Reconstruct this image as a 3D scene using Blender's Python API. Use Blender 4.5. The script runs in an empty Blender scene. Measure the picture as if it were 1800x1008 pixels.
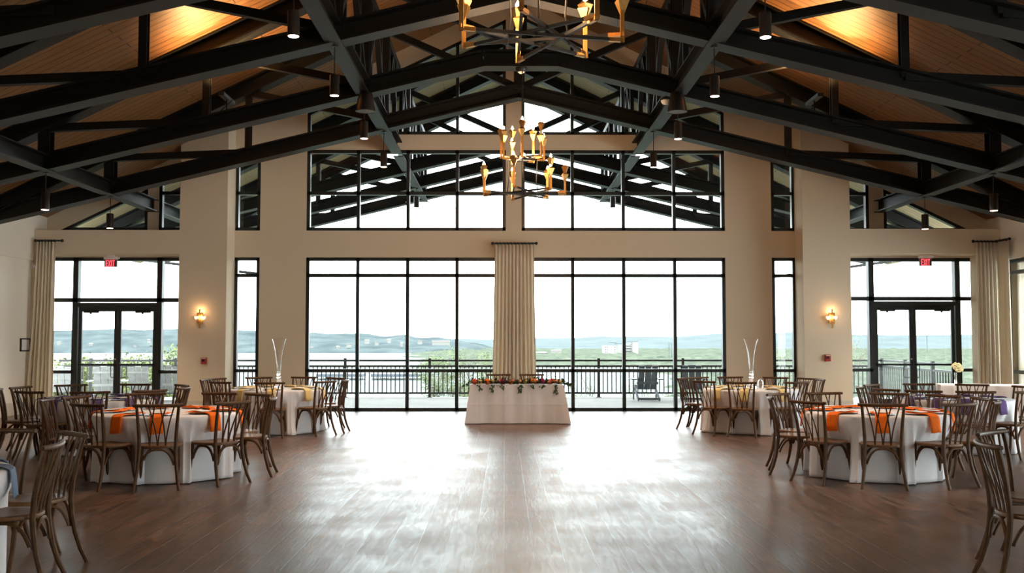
import bpy, math, random
from mathutils import Vector, Matrix
PI = math.pi
sc = bpy.context.scene
COL = sc.collection
# ------------------------------------------------------------------ camera
FPX, CH = 1780.0, 1.58
PIT, YAW = math.atan(96 / 1780), math.atan(14 / 1780)
cam = bpy.data.cameras.new('camera'); camo = bpy.data.objects.new('camera', cam); COL.objects.link(camo)
camo.location = (0, 0, CH); camo.rotation_euler = (PI / 2 + PIT, 0, -YAW)
cam.sensor_width = 36; cam.lens = 36 * FPX / 1800; cam.clip_end = 6000
sc.camera = camo
# ------------------------------------------------------------------ sky, exposure
SKY = 3.45
w = bpy.data.worlds.new('overcast_sky'); sc.world = w; w.use_nodes = True
bg = w.node_tree.nodes['Background']; bg.inputs[0].default_value = (0.90, 0.975, 1.0, 1); bg.inputs[1].default_value = SKY
sc.view_settings.view_transform = 'Standard'; sc.view_settings.look = 'None'
sc.view_settings.exposure = 1.55; sc.view_settings.gamma = 1; sc.view_settings.use_curve_mapping = False
sc.cycles.max_bounces = 8; sc.cycles.diffuse_bounces = 5; sc.cycles.glossy_bounces = 3
sc.cycles.transmission_bounces = 6; sc.cycles.transparent_max_bounces = 16
sc.cycles.caustics_reflective = True; sc.cycles.caustics_refractive = False
sc.cycles.sample_clamp_indirect = 6.0
def light(name, kind, loc, energy, color, **kw):
    l = bpy.data.lights.new(name, kind); l.energy = energy; l.color = color
    for k, v in kw.items(): setattr(l, k, v)
    o = bpy.data.objects.new(name, l); COL.objects.link(o); o.location = loc
    return o
WARM = (1.0, 0.62, 0.30)

# ------------------------------------------------------------------ measuring helpers
_F = (math.sin(YAW) * math.cos(PIT), math.cos(YAW) * math.cos(PIT), math.sin(PIT))
_R = (math.cos(YAW), -math.sin(YAW), 0)
_U = (_R[1] * _F[2], -_R[0] * _F[2], _R[0] * _F[1] - _R[1] * _F[0])
def _ray(x, y): return [_F[i] * FPX + _R[i] * (x - 900) + _U[i] * (504 - y) for i in range(3)]
def P(x, y, Y): r = _ray(x, y); k = Y / r[1]; return (r[0] * k, CH + r[2] * k)      # (X, Z) on the plane at depth Y
def PX(x, Y, y=560): return P(x, y, Y)[0]
def PZ(y, Y, x=900): return P(x, y, Y)[1]
D, DF = 23.0, 22.38          # window wall plane; face of the columns and door headers
XL, XR, XC = -10.39, 11.06, 0.3
RIDGE, SLOPE = 9.56, 0.4835
def ceil_z(x): return RIDGE - SLOPE * abs(x - XC)

# ------------------------------------------------------------------ mesh builder
class MB:
    def __init__(s): s.v = []; s.f = []; s.m = []
    def add(s, vs, fs, mi=0):
        b = len(s.v); s.v += [tuple(v) for v in vs]; s.f += [tuple(i + b for i in f) for f in fs]; s.m += [mi] * len(fs); return s
    def box(s, x0, x1, y0, y1, z0, z1, mi=0):
        return s.add([(x0, y0, z0), (x1, y0, z0), (x1, y1, z0), (x0, y1, z0), (x0, y0, z1), (x1, y0, z1), (x1, y1, z1), (x0, y1, z1)],
                     [(0, 3, 2, 1), (4, 5, 6, 7), (0, 1, 5, 4), (1, 2, 6, 5), (2, 3, 7, 6), (3, 0, 4, 7)], mi)
    def prism(s, poly, y0, y1, mi=0):   # polygon in XZ pushed along Y
        n = len(poly); a = [(p[0], y0, p[1]) for p in poly] + [(p[0], y1, p[1]) for p in poly]
        return s.add(a, [tuple(range(n)), tuple(range(2 * n - 1, n - 1, -1))] + [(i, i + n, (i + 1) % n + n, (i + 1) % n) for i in range(n)], mi)
    def profile(s, p0, p1, pts, up=(0, 0, 1), mi=0):   # 2D profile (side, up) swept from p0 to p1
        p0, p1 = Vector(p0), Vector(p1); d = (p1 - p0).normalized(); sd = d.cross(Vector(up))
        if sd.length < 1e-4: sd = Vector((1, 0, 0))
        sd.normalize(); u = sd.cross(d); n = len(pts)
        a = [p0 + sd * x + u * y for x, y in pts] + [p1 + sd * x + u * y for x, y in pts]
        return s.add(a, [tuple(range(n)), tuple(range(2 * n - 1, n - 1, -1))] + [(i, i + n, (i + 1) % n + n, (i + 1) % n) for i in range(n)], mi)
    def beam(s, p0, p1, wd, ht, up=(0, 0, 1), mi=0):
        a, b = wd / 2, ht / 2; return s.profile(p0, p1, [(-a, -b), (a, -b), (a, b), (-a, b)], up, mi)
    def ibeam(s, p0, p1, wd, ht, up=(0, 0, 1), tf=.03, tw=.02):
        a, b, t = wd / 2, ht / 2, tw / 2
        return s.profile(p0, p1, [(-a, -b), (a, -b), (a, -b + tf), (t, -b + tf), (t, b - tf), (a, b - tf), (a, b), (-a, b), (-a, b - tf), (-t, b - tf), (-t, -b + tf), (-a, -b + tf)], up)
    def tube(s, path, rad, n=8, flat=1.0, cap=True, mi=0):
        path = [Vector(p) for p in path]; m = len(path); rings = []; ref = None
        for i, p in enumerate(path):
            t = (path[min(i + 1, m - 1)] - path[max(i - 1, 0)]).normalized()
            if ref is None: ref = t.orthogonal().normalized() if abs(t.z) > .9 else Vector((0, 0, 1))
            sd = t.cross(ref); sd = sd.normalized() if sd.length > 1e-5 else t.orthogonal().normalized(); u = sd.cross(t).normalized(); ref = u
            r = rad[i] if isinstance(rad, (list, tuple)) else rad
            rings.append([p + sd * math.cos(2 * PI * k / n) * r * flat + u * math.sin(2 * PI * k / n) * r for k in range(n)])
        vs = [v for rg in rings for v in rg]
        fs = [(i * n + k, i * n + (k + 1) % n, (i + 1) * n + (k + 1) % n, (i + 1) * n + k) for i in range(m - 1) for k in range(n)]
        if cap: fs += [tuple(range(n - 1, -1, -1)), tuple(range((m - 1) * n, m * n))]
        return s.add(vs, fs, mi)
    def lathe(s, prof, n=24, c=(0, 0, 0), mi=0):
        vs = []; fs = []
        for r, z in prof: vs += [(c[0] + r * math.cos(2 * PI * k / n), c[1] + r * math.sin(2 * PI * k / n), c[2] + z) for k in range(n)]
        for i in range(len(prof) - 1): fs += [(i * n + k, i * n + (k + 1) % n, (i + 1) * n + (k + 1) % n, (i + 1) * n + k) for k in range(n)]
        fs += [tuple(range(n - 1, -1, -1)), tuple(range((len(prof) - 1) * n, len(prof) * n))]
        return s.add(vs, fs, mi)
    def build(s, name, mats, parent=None, smooth=False, loc=None, bevel=0):
        me = bpy.data.meshes.new(name); me.from_pydata(s.v, [], s.f); 
        for m in (mats if isinstance(mats, (list, tuple)) else [mats]): me.materials.append(m)
        for p, i in zip(me.polygons, s.m): p.material_index = i; p.use_smooth = smooth
        me.validate(); me.update()
        import bmesh
        b = bmesh.new(); b.from_mesh(me); bmesh.ops.recalc_face_normals(b, faces=b.faces); b.to_mesh(me); b.free()
        if smooth: me.set_sharp_from_angle(angle=math.radians(42))
        o = bpy.data.objects.new(name, me); COL.objects.link(o)
        if loc: o.location = loc
        if parent: o.parent = parent
        if bevel: md = o.modifiers.new('b', 'BEVEL'); md.width = bevel; md.segments = 2; md.limit_method = 'ANGLE'
        return o
def tag(o, label, cat, group=None, kind=None):
    o['label'] = label; o['category'] = cat
    if group: o['group'] = group
    if kind: o['kind'] = kind
    return o
def thing(name, label, cat, loc=(0, 0, 0), rz=0, group=None):
    o = bpy.data.objects.new(name, None); COL.objects.link(o); o.location = loc; o.rotation_euler = (0, 0, rz)
    o.empty_display_size = .1
    return tag(o, label, cat, group)
def struct(o): o['kind'] = 'structure'; return o
def sempty(name, loc=(0, 0, 0)):
    o = bpy.data.objects.new(name, None); COL.objects.link(o); o.location = loc; return struct(o)
def copy_tree(o, parent=None, label=None, loc=None, rz=None, group=None):
    c = o.copy(); COL.objects.link(c)
    if parent: c.parent = parent
    if label: c['label'] = label
    if group: c['group'] = group
    if loc is not None: c.location = loc
    if rz is not None: c.rotation_euler = (0, 0, rz)
    for ch in o.children: copy_tree(ch, c)
    return c

# ------------------------------------------------------------------ materials
def mat(name, col, rough=.6, metal=0, spec=.5, em=None, ems=0, trans=0, ior=1.45, sheen=0):
    m = bpy.data.materials.new(name); m.use_nodes = True; b = m.node_tree.nodes['Principled BSDF']
    b.inputs['Base Color'].default_value = (*col, 1); b.inputs['Roughness'].default_value = rough
    b.inputs['Metallic'].default_value = metal; b.inputs['Specular IOR Level'].default_value = spec
    b.inputs['Transmission Weight'].default_value = trans; b.inputs['IOR'].default_value = ior
    if em: b.inputs['Emission Color'].default_value = (*em, 1); b.inputs['Emission Strength'].default_value = ems
    if sheen: b.inputs['Sheen Weight'].default_value = sheen
    return m
def nn(m, t, **kw):
    n = m.node_tree.nodes.new(t)
    for k, v in kw.items():
        if k.startswith('_'): setattr(n, k[1:], v)
        else: n.inputs[k.replace('_', ' ')].default_value = v
    return n
def lk(m, a, b): m.node_tree.links.new(a, b)
def noisy(m, scale=8, amt=.15, c=None, stretch=(1, 1, 1), bump=0, detail=3):   # gentle variation of the base colour
    b = m.node_tree.nodes['Principled BSDF']; col = b.inputs['Base Color'].default_value[:]
    tc = nn(m, 'ShaderNodeTexCoord'); mp = nn(m, 'ShaderNodeMapping', Scale=stretch); no = nn(m, 'ShaderNodeTexNoise', Scale=scale, Detail=detail)
    cr = nn(m, 'ShaderNodeValToRGB'); lk(m, tc.outputs['Object'], mp.inputs[0]); lk(m, mp.outputs[0], no.inputs['Vector']); lk(m, no.outputs['Fac'], cr.inputs[0])
    c2 = c or [x * (1 - amt) for x in col[:3]]; c3 = [min(1, x * (1 + amt)) for x in col[:3]]
    cr.color_ramp.elements[0].position = .3; cr.color_ramp.elements[1].position = .7
    cr.color_ramp.elements[0].color = (*c2, 1); cr.color_ramp.elements[1].color = (*c3, 1); lk(m, cr.outputs[0], b.inputs['Base Color'])
    if bump:
        bp = nn(m, 'ShaderNodeBump', Strength=bump, Distance=.01); lk(m, no.outputs['Fac'], bp.inputs['Height']); lk(m, bp.outputs[0], b.inputs['Normal'])
    return m
M = {}
M['wall'] = noisy(mat('beige_wallcovering', (.75, .635, .475), .85, spec=.2), 160, .05, stretch=(1, 1, .25))
M['wall_side'] = noisy(mat('cream_wallcovering', (.86, .80, .70), .85, spec=.2), 160, .04, stretch=(1, 1, .25))
M['base'] = mat('baseboard_paint', (.62, .56, .47), .55)
M['steel'] = noisy(mat('black_steel', (.005, .005, .0048), .5, spec=.42), 12, .2)
M['frame'] = noisy(mat('dark_window_aluminium', (.022, .026, .026), .38, spec=.5), 20, .1)
M['chair'] = noisy(mat('walnut_chair_wood', (.088, .041, .0165), .45, spec=.22), 14, .3, stretch=(6, 6, 1))
M['seat'] = noisy(mat('walnut_seat_wood', (.15, .070, .026), .4, spec=.35), 10, .3, stretch=(8, 1, 1))
M['linen'] = noisy(mat('white_linen', (.76, .735, .74), .8, spec=.2, sheen=.2), 30, .02)
M['orange'] = noisy(mat('orange_napkin_cloth', (.90, .17, .015), .85, spec=.15), 60, .06)
M['yellow'] = noisy(mat('yellow_napkin_cloth', (.83, .62, .27), .85, spec=.15), 60, .06)
M['purple'] = noisy(mat('purple_napkin_cloth', (.135, .085, .21), .85, spec=.15), 60, .06)
M['blue'] = noisy(mat('slate_blue_napkin_cloth', (.20, .27, .38), .85, spec=.15), 60, .06)
M['charger'] = mat('dark_charger_glaze', (.012, .011, .012), .25)
M['card'] = noisy(mat('white_card', (.82, .81, .79), .7), 40, .02)
M['brass'] = noisy(mat('brushed_brass', (.72, .40, .13), .34, metal=1), 30, .08)
M['blackmetal'] = noisy(mat('black_metal', (.012, .012, .012), .45), 20, .15)
M['bulb'] = mat('flame_bulb_glow', (1, .8, .5), .4, em=(1, .66, .36), ems=26)
M['lampglow'] = mat('pendant_lens_glow', (1, .8, .6), .4, em=(1, .62, .42), ems=7)
M['sconceglow'] = mat('sconce_glass_glow', (1, .8, .6), .4, em=(1, .70, .44), ems=.42)
M['pendant'] = noisy(mat('satin_black_pendant', (.02, .018, .017), .3), 30, .1)
M['curtain'] = noisy(mat('oatmeal_curtain', (.84, .76, .62), .9, spec=.1, sheen=.3), 60, .05, stretch=(1, 1, .1))
M['deck'] = noisy(mat('concrete_deck', (.30, .295, .28), .8), 1.5, .06)
M['adiron'] = noisy(mat('grey_resin_chair', (.33, .335, .335), .55), 8, .15)
M['water'] = noisy(mat('lake_water', (.062, .082, .088), .55, spec=.12), .02, .1, stretch=(.3, 1, 1))
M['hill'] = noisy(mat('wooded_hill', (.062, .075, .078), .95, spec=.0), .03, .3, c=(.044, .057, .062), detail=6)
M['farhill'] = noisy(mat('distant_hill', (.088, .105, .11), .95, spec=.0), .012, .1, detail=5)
M['wood'] = noisy(mat('scrub_woodland', (.078, .088, .066), .95, spec=0), .09, .35, c=(.042, .052, .042), detail=6)
M['leaf'] = noisy(mat('yellow_green_leaves', (.12, .145, .05), .7, spec=.2), 3, .3)
M['leaf2'] = noisy(mat('pale_green_leaves', (.14, .17, .085), .7, spec=.2), 3, .3)
M['bark'] = noisy(mat('grey_bark', (.17, .15, .12), .9), 9, .3)
M['house'] = noisy(mat('pale_house_render', (.18, .175, .165), .8), 2, .08)
M['block'] = noisy(mat('white_render', (.27, .265, .25), .8), 2, .05)
M['roof'] = mat('brown_roof', (.07, .065, .065), .8)
M['darkglass'] = mat('dark_glazing', (.05, .06, .07), .2)
M['dock'] = mat('blue_dock_roof', (.05, .065, .085), .6)
M['whitepl'] = noisy(mat('white_plastic', (.75, .74, .70), .5), 30, .03)
M['grey'] = noisy(mat('grey_sign_face', (.10, .105, .10), .5), 30, .05)
M['redletter'] = mat('lit_red_letters', (.8, .05, .05), .5, em=(1, .05, .07), ems=1.1)
M['redbox'] = noisy(mat('red_alarm_plastic', (.42, .035, .03), .45), 20, .1)
M['green'] = noisy(mat('garland_leaves', (.035, .07, .028), .6), 30, .4)
M['hydrangea'] = noisy(mat('cream_petals', (.80, .76, .50), .8), 40, .1)
M['stem'] = mat('green_stem', (.12, .2, .07), .6)
def translucent(m, f):
    nt = m.node_tree; b = nt.nodes['Principled BSDF']; t = nt.nodes.new('ShaderNodeBsdfTranslucent'); t.inputs[0].default_value = b.inputs['Base Color'].default_value
    mx = nt.nodes.new('ShaderNodeMixShader'); mx.inputs[0].default_value = f; o = nt.nodes['Material Output']
    nt.links.new(b.outputs[0], mx.inputs[1]); nt.links.new(t.outputs[0], mx.inputs[2]); nt.links.new(mx.outputs[0], o.inputs[0])
translucent(M['curtain'], .25)
FL = {'coral': (.80, .13, .06), 'cream': (.80, .62, .25), 'orange': (.85, .20, .03), 'magenta': (.25, .02, .07), 'pink': (.80, .28, .20), 'peach': (.85, .36, .16)}
for k, c in FL.items(): M['fl_' + k] = noisy(mat(k + '_petals', c, .7, spec=.2), 40, .2)
# clear glassware and window glass
M['glass'] = mat('clear_glassware', (1, 1, 1), .02, trans=1, ior=1.45)
g = bpy.data.materials.new('window_glass'); g.use_nodes = True; nt = g.node_tree; nt.nodes.remove(nt.nodes['Principled BSDF'])
tr = nt.nodes.new('ShaderNodeBsdfTransparent'); tr.inputs[0].default_value = (.95, .97, .96, 1); gl = nt.nodes.new('ShaderNodeBsdfGlossy'); gl.inputs['Roughness'].default_value = .02
fr = nt.nodes.new('ShaderNodeFresnel'); fr.inputs[0].default_value = 1.45; mx = nt.nodes.new('ShaderNodeMixShader')
lk(g, fr.outputs[0], mx.inputs[0]); lk(g, tr.outputs[0], mx.inputs[1]); lk(g, gl.outputs[0], mx.inputs[2]); lk(g, mx.outputs[0], nt.nodes['Material Output'].inputs[0])
M['pane'] = g
# floor: long dark planks running towards the windows
def plank_mat(name, c1, c2, cm, bw, rh, rough, swap, bump, grain, mort=.004, spec=.5):
    m = bpy.data.materials.new(name); m.use_nodes = True; b = m.node_tree.nodes['Principled BSDF']; b.inputs['Specular IOR Level'].default_value = spec; b.inputs['IOR'].default_value = 1.58 if spec > .9 else 1.5
    tc = nn(m, 'ShaderNodeTexCoord'); sp = nn(m, 'ShaderNodeSeparateXYZ'); cb = nn(m, 'ShaderNodeCombineXYZ')
    lk(m, tc.outputs['Object'], sp.inputs[0]); lk(m, sp.outputs[swap[0]], cb.inputs[0]); lk(m, sp.outputs[swap[1]], cb.inputs[1])
    br = nn(m, 'ShaderNodeTexBrick', Scale=1.0, Mortar_Size=mort, Mortar_Smooth=.2, Brick_Width=bw, Row_Height=rh, Color1=(*c1, 1), Color2=(*c2, 1), Mortar=(*cm, 1))
    br.offset = .37; lk(m, cb.outputs[0], br.inputs['Vector'])
    mp = nn(m, 'ShaderNodeMapping', Scale=(1.1, 9, 1)); lk(m, cb.outputs[0], mp.inputs[0])
    no = nn(m, 'ShaderNodeTexNoise', Scale=2.2, Detail=6, Distortion=1.2); lk(m, mp.outputs[0], no.inputs['Vector'])
    n2 = nn(m, 'ShaderNodeTexNoise', Scale=1.3, Detail=3); lk(m, cb.outputs[0], n2.inputs['Vector'])
    mr = nn(m, 'ShaderNodeMapRange', From_Min=.3, From_Max=.7, To_Min=1 - grain, To_Max=1 + grain); lk(m, no.outputs['Fac'], mr.inputs[0])
    mu = nn(m, 'ShaderNodeVectorMath', _operation='SCALE'); lk(m, br.outputs['Color'], mu.inputs[0]); lk(m, mr.outputs[0], mu.inputs['Scale'])
    lk(m, mu.outputs[0], b.inputs['Base Color'])
    r2 = nn(m, 'ShaderNodeMapRange', From_Min=.25, From_Max=.75, To_Min=rough - .05, To_Max=rough + .07); lk(m, n2.outputs['Fac'], r2.inputs[0]); 
    bw_ = nn(m, 'ShaderNodeRGBToBW'); lk(m, br.outputs['Color'], bw_.inputs[0]); mid = sum(c1) / 3; lowc = sum(c2) / 3
    r3 = nn(m, 'ShaderNodeMapRange', From_Min=lowc, From_Max=mid, To_Min=-.025, To_Max=.025); lk(m, bw_.outputs[0], r3.inputs[0])
    r4 = nn(m, 'ShaderNodeMapRange', From_Min=.35, From_Max=.65, To_Min=-.03, To_Max=.03); lk(m, no.outputs['Fac'], r4.inputs[0])
    a1 = nn(m, 'ShaderNodeMath', _operation='ADD'); lk(m, r2.outputs[0], a1.inputs[0]); lk(m, r3.outputs[0], a1.inputs[1])
    a2 = nn(m, 'ShaderNodeMath', _operation='ADD'); lk(m, a1.outputs[0], a2.inputs[0]); lk(m, r4.outputs[0], a2.inputs[1]); lk(m, a2.outputs[0], b.inputs['Roughness'])
    ad = nn(m, 'ShaderNodeMath', _operation='MULTIPLY_ADD'); ad.inputs[1].default_value = -2.0; lk(m, br.outputs['Fac'], ad.inputs[0]); lk(m, no.outputs['Fac'], ad.inputs[2])
    bp = nn(m, 'ShaderNodeBump', Strength=bump, Distance=.0035); lk(m, ad.outputs[0], bp.inputs['Height']); lk(m, bp.outputs[0], b.inputs['Normal'])
    return m
M['floor'] = plank_mat('dark_plank_floor', (.135, .063, .031), (.072, .033, .016), (.016, .008, .006), 1.9, .22, .38, (1, 0), .6, .75, spec=1.0)
M['ceiling'] = plank_mat('brown_plank_ceiling', (.24, .115, .042), (.20, .095, .034), (.03, .014, .006), 4.5, .19, .5, (0, 1), .5, .25, .010)
M['porch'] = plank_mat('daylit_plank_soffit', (.30, .24, .13), (.26, .205, .11), (.06, .045, .03), 4.5, .19, .6, (0, 1), .3, .15, .010)  # same wood as the ceiling, daylight painted in as a tan tone

# ================================================================== SETTING
Y0 = -6.0
struct(MB().box(XL - .4, XR + .4, Y0 - .3, D + .15, -.2, 0).build('floor', M['floor']))
def roof_slab(ya, yb, m, name, ov=0.0):
    mb = MB()
    for s, xe in ((-1, XL - .35 - ov), (1, XR + .35 + ov)):
        mb.prism([(XC, RIDGE), (xe, ceil_z(xe)), (xe, ceil_z(xe) + .3), (XC, RIDGE + .3)], ya, yb)
    return mb.build(name, m)
struct(roof_slab(Y0 - .3, D + .14, M['ceiling'], 'ceiling'))
# far wall as strips between openings: solid pieces are quads, the tops may follow the roof
zt = lambda y: PZ(y, D)
zH, zT1, zB1, zT2, zG = zt(453), zt(406), zt(264), zt(264), zt(237)
def gz(x): return ceil_z(x) - .435
c_ = lambda px: PX(px, D)
ROOF = 'roof'
wall = MB()
def piece(xa, xb, lo, hi):
    f = lambda v, x: (ceil_z(x) + .05 if v == 'roof' else gz(x) if v == 'g' else min(gz(x), zB1) if v == 'gm' else v)
    wall.prism([(xa, f(lo, xa)), (xb, f(lo, xb)), (xb, f(hi, xb)), (xa, f(hi, xa))], D, D + .28)
Lx = {'a': XL - .05, 'b': c_(72), 'c': c_(98), 'd': c_(256), 'e': c_(276), 'f': c_(328), 'g': c_(411), 'h': c_(455), 'i': c_(537), 'j': c_(889)}
Rx = {'a': XR + .05, 'b': c_(1728), 'c': c_(1712), 'd': c_(1557), 'e': c_(1531), 'f': c_(1481), 'g': c_(1400), 'h': c_(1358), 'i': c_(1276), 'j': c_(917)}
for q in (Lx, Rx):
    x = q
    o = lambda a, b: (min(a, b), max(a, b))
    piece(*o(x['a'], x['b']), 0, ROOF)
    piece(*o(x['b'], x['c']), zH, ROOF)
    piece(*o(x['c'], x['d']), zH, zT1); piece(*o(x['c'], x['d']), 'g', ROOF)
    piece(*o(x['d'], x['e']), zH, ROOF)
    piece(*o(x['e'], x['f']), zH, zT1); piece(*o(x['e'], x['f']), 'gm', ROOF)
    piece(*o(x['f'], x['g']), 0, ROOF)
    piece(*o(x['g'], x['h']), zH, zT1); piece(*o(x['g'], x['h']), zB1, ROOF)
    piece(*o(x['h'], x['i']), 0, ROOF)
    piece(*o(x['i'], x['j']), zH, zT1); piece(*o(x['i'], x['j']), zB1, zG); piece(*o(x['i'], x['j']), 'g', ROOF)
piece(Lx['j'], Rx['j'], 0, ROOF)
struct(wall.build('wall_back', M['wall']))
# the two columns and the thick headers over the doors
zf = lambda y: PZ(y, DF)
for nm, xa, xb in (('column', PX(313, DF), PX(397, DF)), ('column', PX(1413, DF), PX(1497, DF))):
    struct(MB().prism([(xa, 0), (xb, 0), (xb, ceil_z(xb) + .1), (xa, ceil_z(xa) + .1)], DF, D).build('trim_1' if xa < 0 else 'trim_2', M['wall']))
for side, xo, xi, xp, yt, yb in (('left', XL - .05, PX(313, DF), PX(68, DF), 405, 447), ('right', XR + .05, PX(1497, DF), PX(1730, DF), 402, 446)):
    mb = MB(); a, b = min(xo, xi), max(xo, xi); mb.box(a, b, DF, D, zf(yb), zf(yt)); mb.box(min(xo, xp), max(xo, xp), DF, D, 0, zf(yb))
    struct(mb.build('wall_%s_header' % side, M['wall']))
# side walls: upper band stands a little proud of the lower one; tall windows, the left ones added for light
zhead = 3.36
def side_wall(name, x, s, wins):
    mb = MB(); a, b = (x, x + s * .25)
    lo, hi = min(a, b), max(a, b); lo2, hi2 = (lo, hi - .04) if s < 0 else (lo + .04, hi)
    mb.box(lo, hi, Y0, D + .28, zhead, ceil_z(x) + .12)
    y = Y0
    for ya, yb in sorted(wins):
        mb.box(lo2, hi2, y, ya, 0, zhead); y = yb
    mb.box(lo2, hi2, y, D + .28, 0, zhead)
    struct(mb.build(name, M['wall_side']))
LW_ADDED = [(-4.5, 0), (1.0, 5.0)]  # unseen left-wall windows, added to lighten the hall
RW = [(-4.5, 0), (1.5, 8.0), (9.0, 15.6), (16.2, 22.3)]
side_wall('wall_left', XL, -1, LW_ADDED); side_wall('wall_right', XR, 1, RW)
fw_ = MB().prism([(XL - .4, 3.2), (XR + .4, 3.2), (XR + .4, 4.2), (XC, RIDGE + .1), (XL - .4, 4.2)], Y0 - .3, Y0)
fw_.box(XL - .4, XR + .4, Y0 - .3, Y0, 0, 3.2)
struct(fw_.build('wall_front', M['wall']))
# baseboards
bz = .27
for n, (a, b, ya, yb) in enumerate([(PX(313, DF) - .0, PX(397, DF) + .015, DF - .015, DF), (PX(1413, DF) - .015, PX(1497, DF), DF - .015, DF),
                                    (c_(455), c_(537), D - .015, D), (c_(1276), c_(1358), D - .015, D), (XL - .04, XL - .025, 2, DF), (XR + .025, XR + .04, 22.31, DF)]):
    struct(MB().box(a, b, ya, yb, 0, bz).build(['baseboard_column', 'baseboard_column', 'baseboard_back', 'baseboard_back', 'baseboard_left', 'baseboard_right'][n], M['base']))

# ------------------------------------------------------------------ windows
wn = [0]
def glazing(poly, vbars, hbars, y=D + .07, fw=.055, dep=.13, axis='x', name=None):
    """poly: corners (u, z) of the opening; bars as (u, z0, z1) and (z, u0, u1)"""
    wn[0] += 1; root = sempty(name or 'window_%d' % wn[0]); fr = MB(); pn = MB()
    def bar(u0, z0, u1, z1, wd=fw):
        a, b = ((u0, y, z0), (u1, y, z1)) if axis == 'x' else ((y, u0, z0), (y, u1, z1))
        up = (0, 1, 0) if axis == 'x' else (1, 0, 0)
        fr.beam(a, b, wd, dep, up)
    n = len(poly); cx = sum(p[0] for p in poly) / n; cz = sum(p[1] for p in poly) / n
    for i in range(n):
        (u0, z0), (u1, z1) = poly[i], poly[(i + 1) % n]
        L = math.hypot(u1 - u0, z1 - z0); nx, nz = -(z1 - z0) / L, (u1 - u0) / L
        if nx * (cx - u0) + nz * (cz - z0) < 0: nx, nz = -nx, -nz
        bar(u0 + nx * fw / 2, z0 + nz * fw / 2, u1 + nx * fw / 2, z1 + nz * fw / 2)
    for u, z0, z1 in vbars: bar(u, z0, u, z1)
    for z, u0, u1 in hbars: bar(u0, z, u1, z)
    fr.build('window_frame', M['frame'], root)
    if axis == 'x': pn.prism(poly, y + .0, y + .006)
    else:
        v = [(y, p[0], p[1]) for p in poly] + [(y + .006, p[0], p[1]) for p in poly]
        pn.add(v, [tuple(range(n)), tuple(range(2 * n - 1, n - 1, -1))])
    pn.build('window_pane', M['pane'], root)
    return root
zS, zR = zt(484.5), zt(652)
for q, mull in ((Lx, (628, 716, 803)), (Rx, (1007, 1097, 1187))):
    a, b = min(q['i'], q['j']), max(q['i'], q['j']); mx_ = [c_(m) for m in mull]
    glazing([(a, 0), (b, 0), (b, zH), (a, zH)], [(m, 0, zH) for m in mx_], [(zS, a, b), (zR, a, b)], fw=.075)
    glazing([(a, zT1), (b, zT1), (b, zB1), (a, zB1)], [(m, zT1, zB1) for m in mx_], [(zt(340), a, b)], fw=.075)
    glazing([(a, zG), (b, zG), (b, gz(b)), (a, gz(a))], [(m, zG, gz(m)) for m in mx_ if abs(m - mx_[0]) > .5 or q is Rx] if q is Lx else [(m, zG, gz(m)) for m in mx_[:2]], [], fw=.07)
    a, b = min(q['g'], q['h']), max(q['g'], q['h'])
    glazing([(a, 0), (b, 0), (b, zH), (a, zH)], [], [(zS, a, b), (zR, a, b)], fw=.07)
    glazing([(a, zT1), (b, zT1), (b, zB1), (a, zB1)], [], [(zt(340), a, b)], fw=.07)
    a, b = min(q['e'], q['f']), max(q['e'], q['f'])
    glazing([(a, zT1), (b, zT1), (b, min(gz(b), zB1)), (a, min(gz(a), zB1))], [], [(zt(340), a, b)], fw=.07)
    a, b = q['c'], q['d']
    tri = [(a, zT1), (b, zT1), (b, gz(b))] + ([(a, gz(a))] if gz(a) > zT1 + .02 else [])
    glazing(tri, [], [], fw=.07)
for x, ws, lab in ((XL, LW_ADDED, 1), (XR, RW, 2)):
    for ya, yb in ws:
        xx = x - .12 if lab == 1 else x + .07
        glazing([(ya, 0), (yb, 0), (yb, zhead), (ya, zhead)], [(ya + (yb - ya) * k / 4, 0, zhead) for k in (1, 2, 3)], [(zS, ya, yb), (zR, ya, yb)], y=xx, fw=.075, axis='y')
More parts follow.
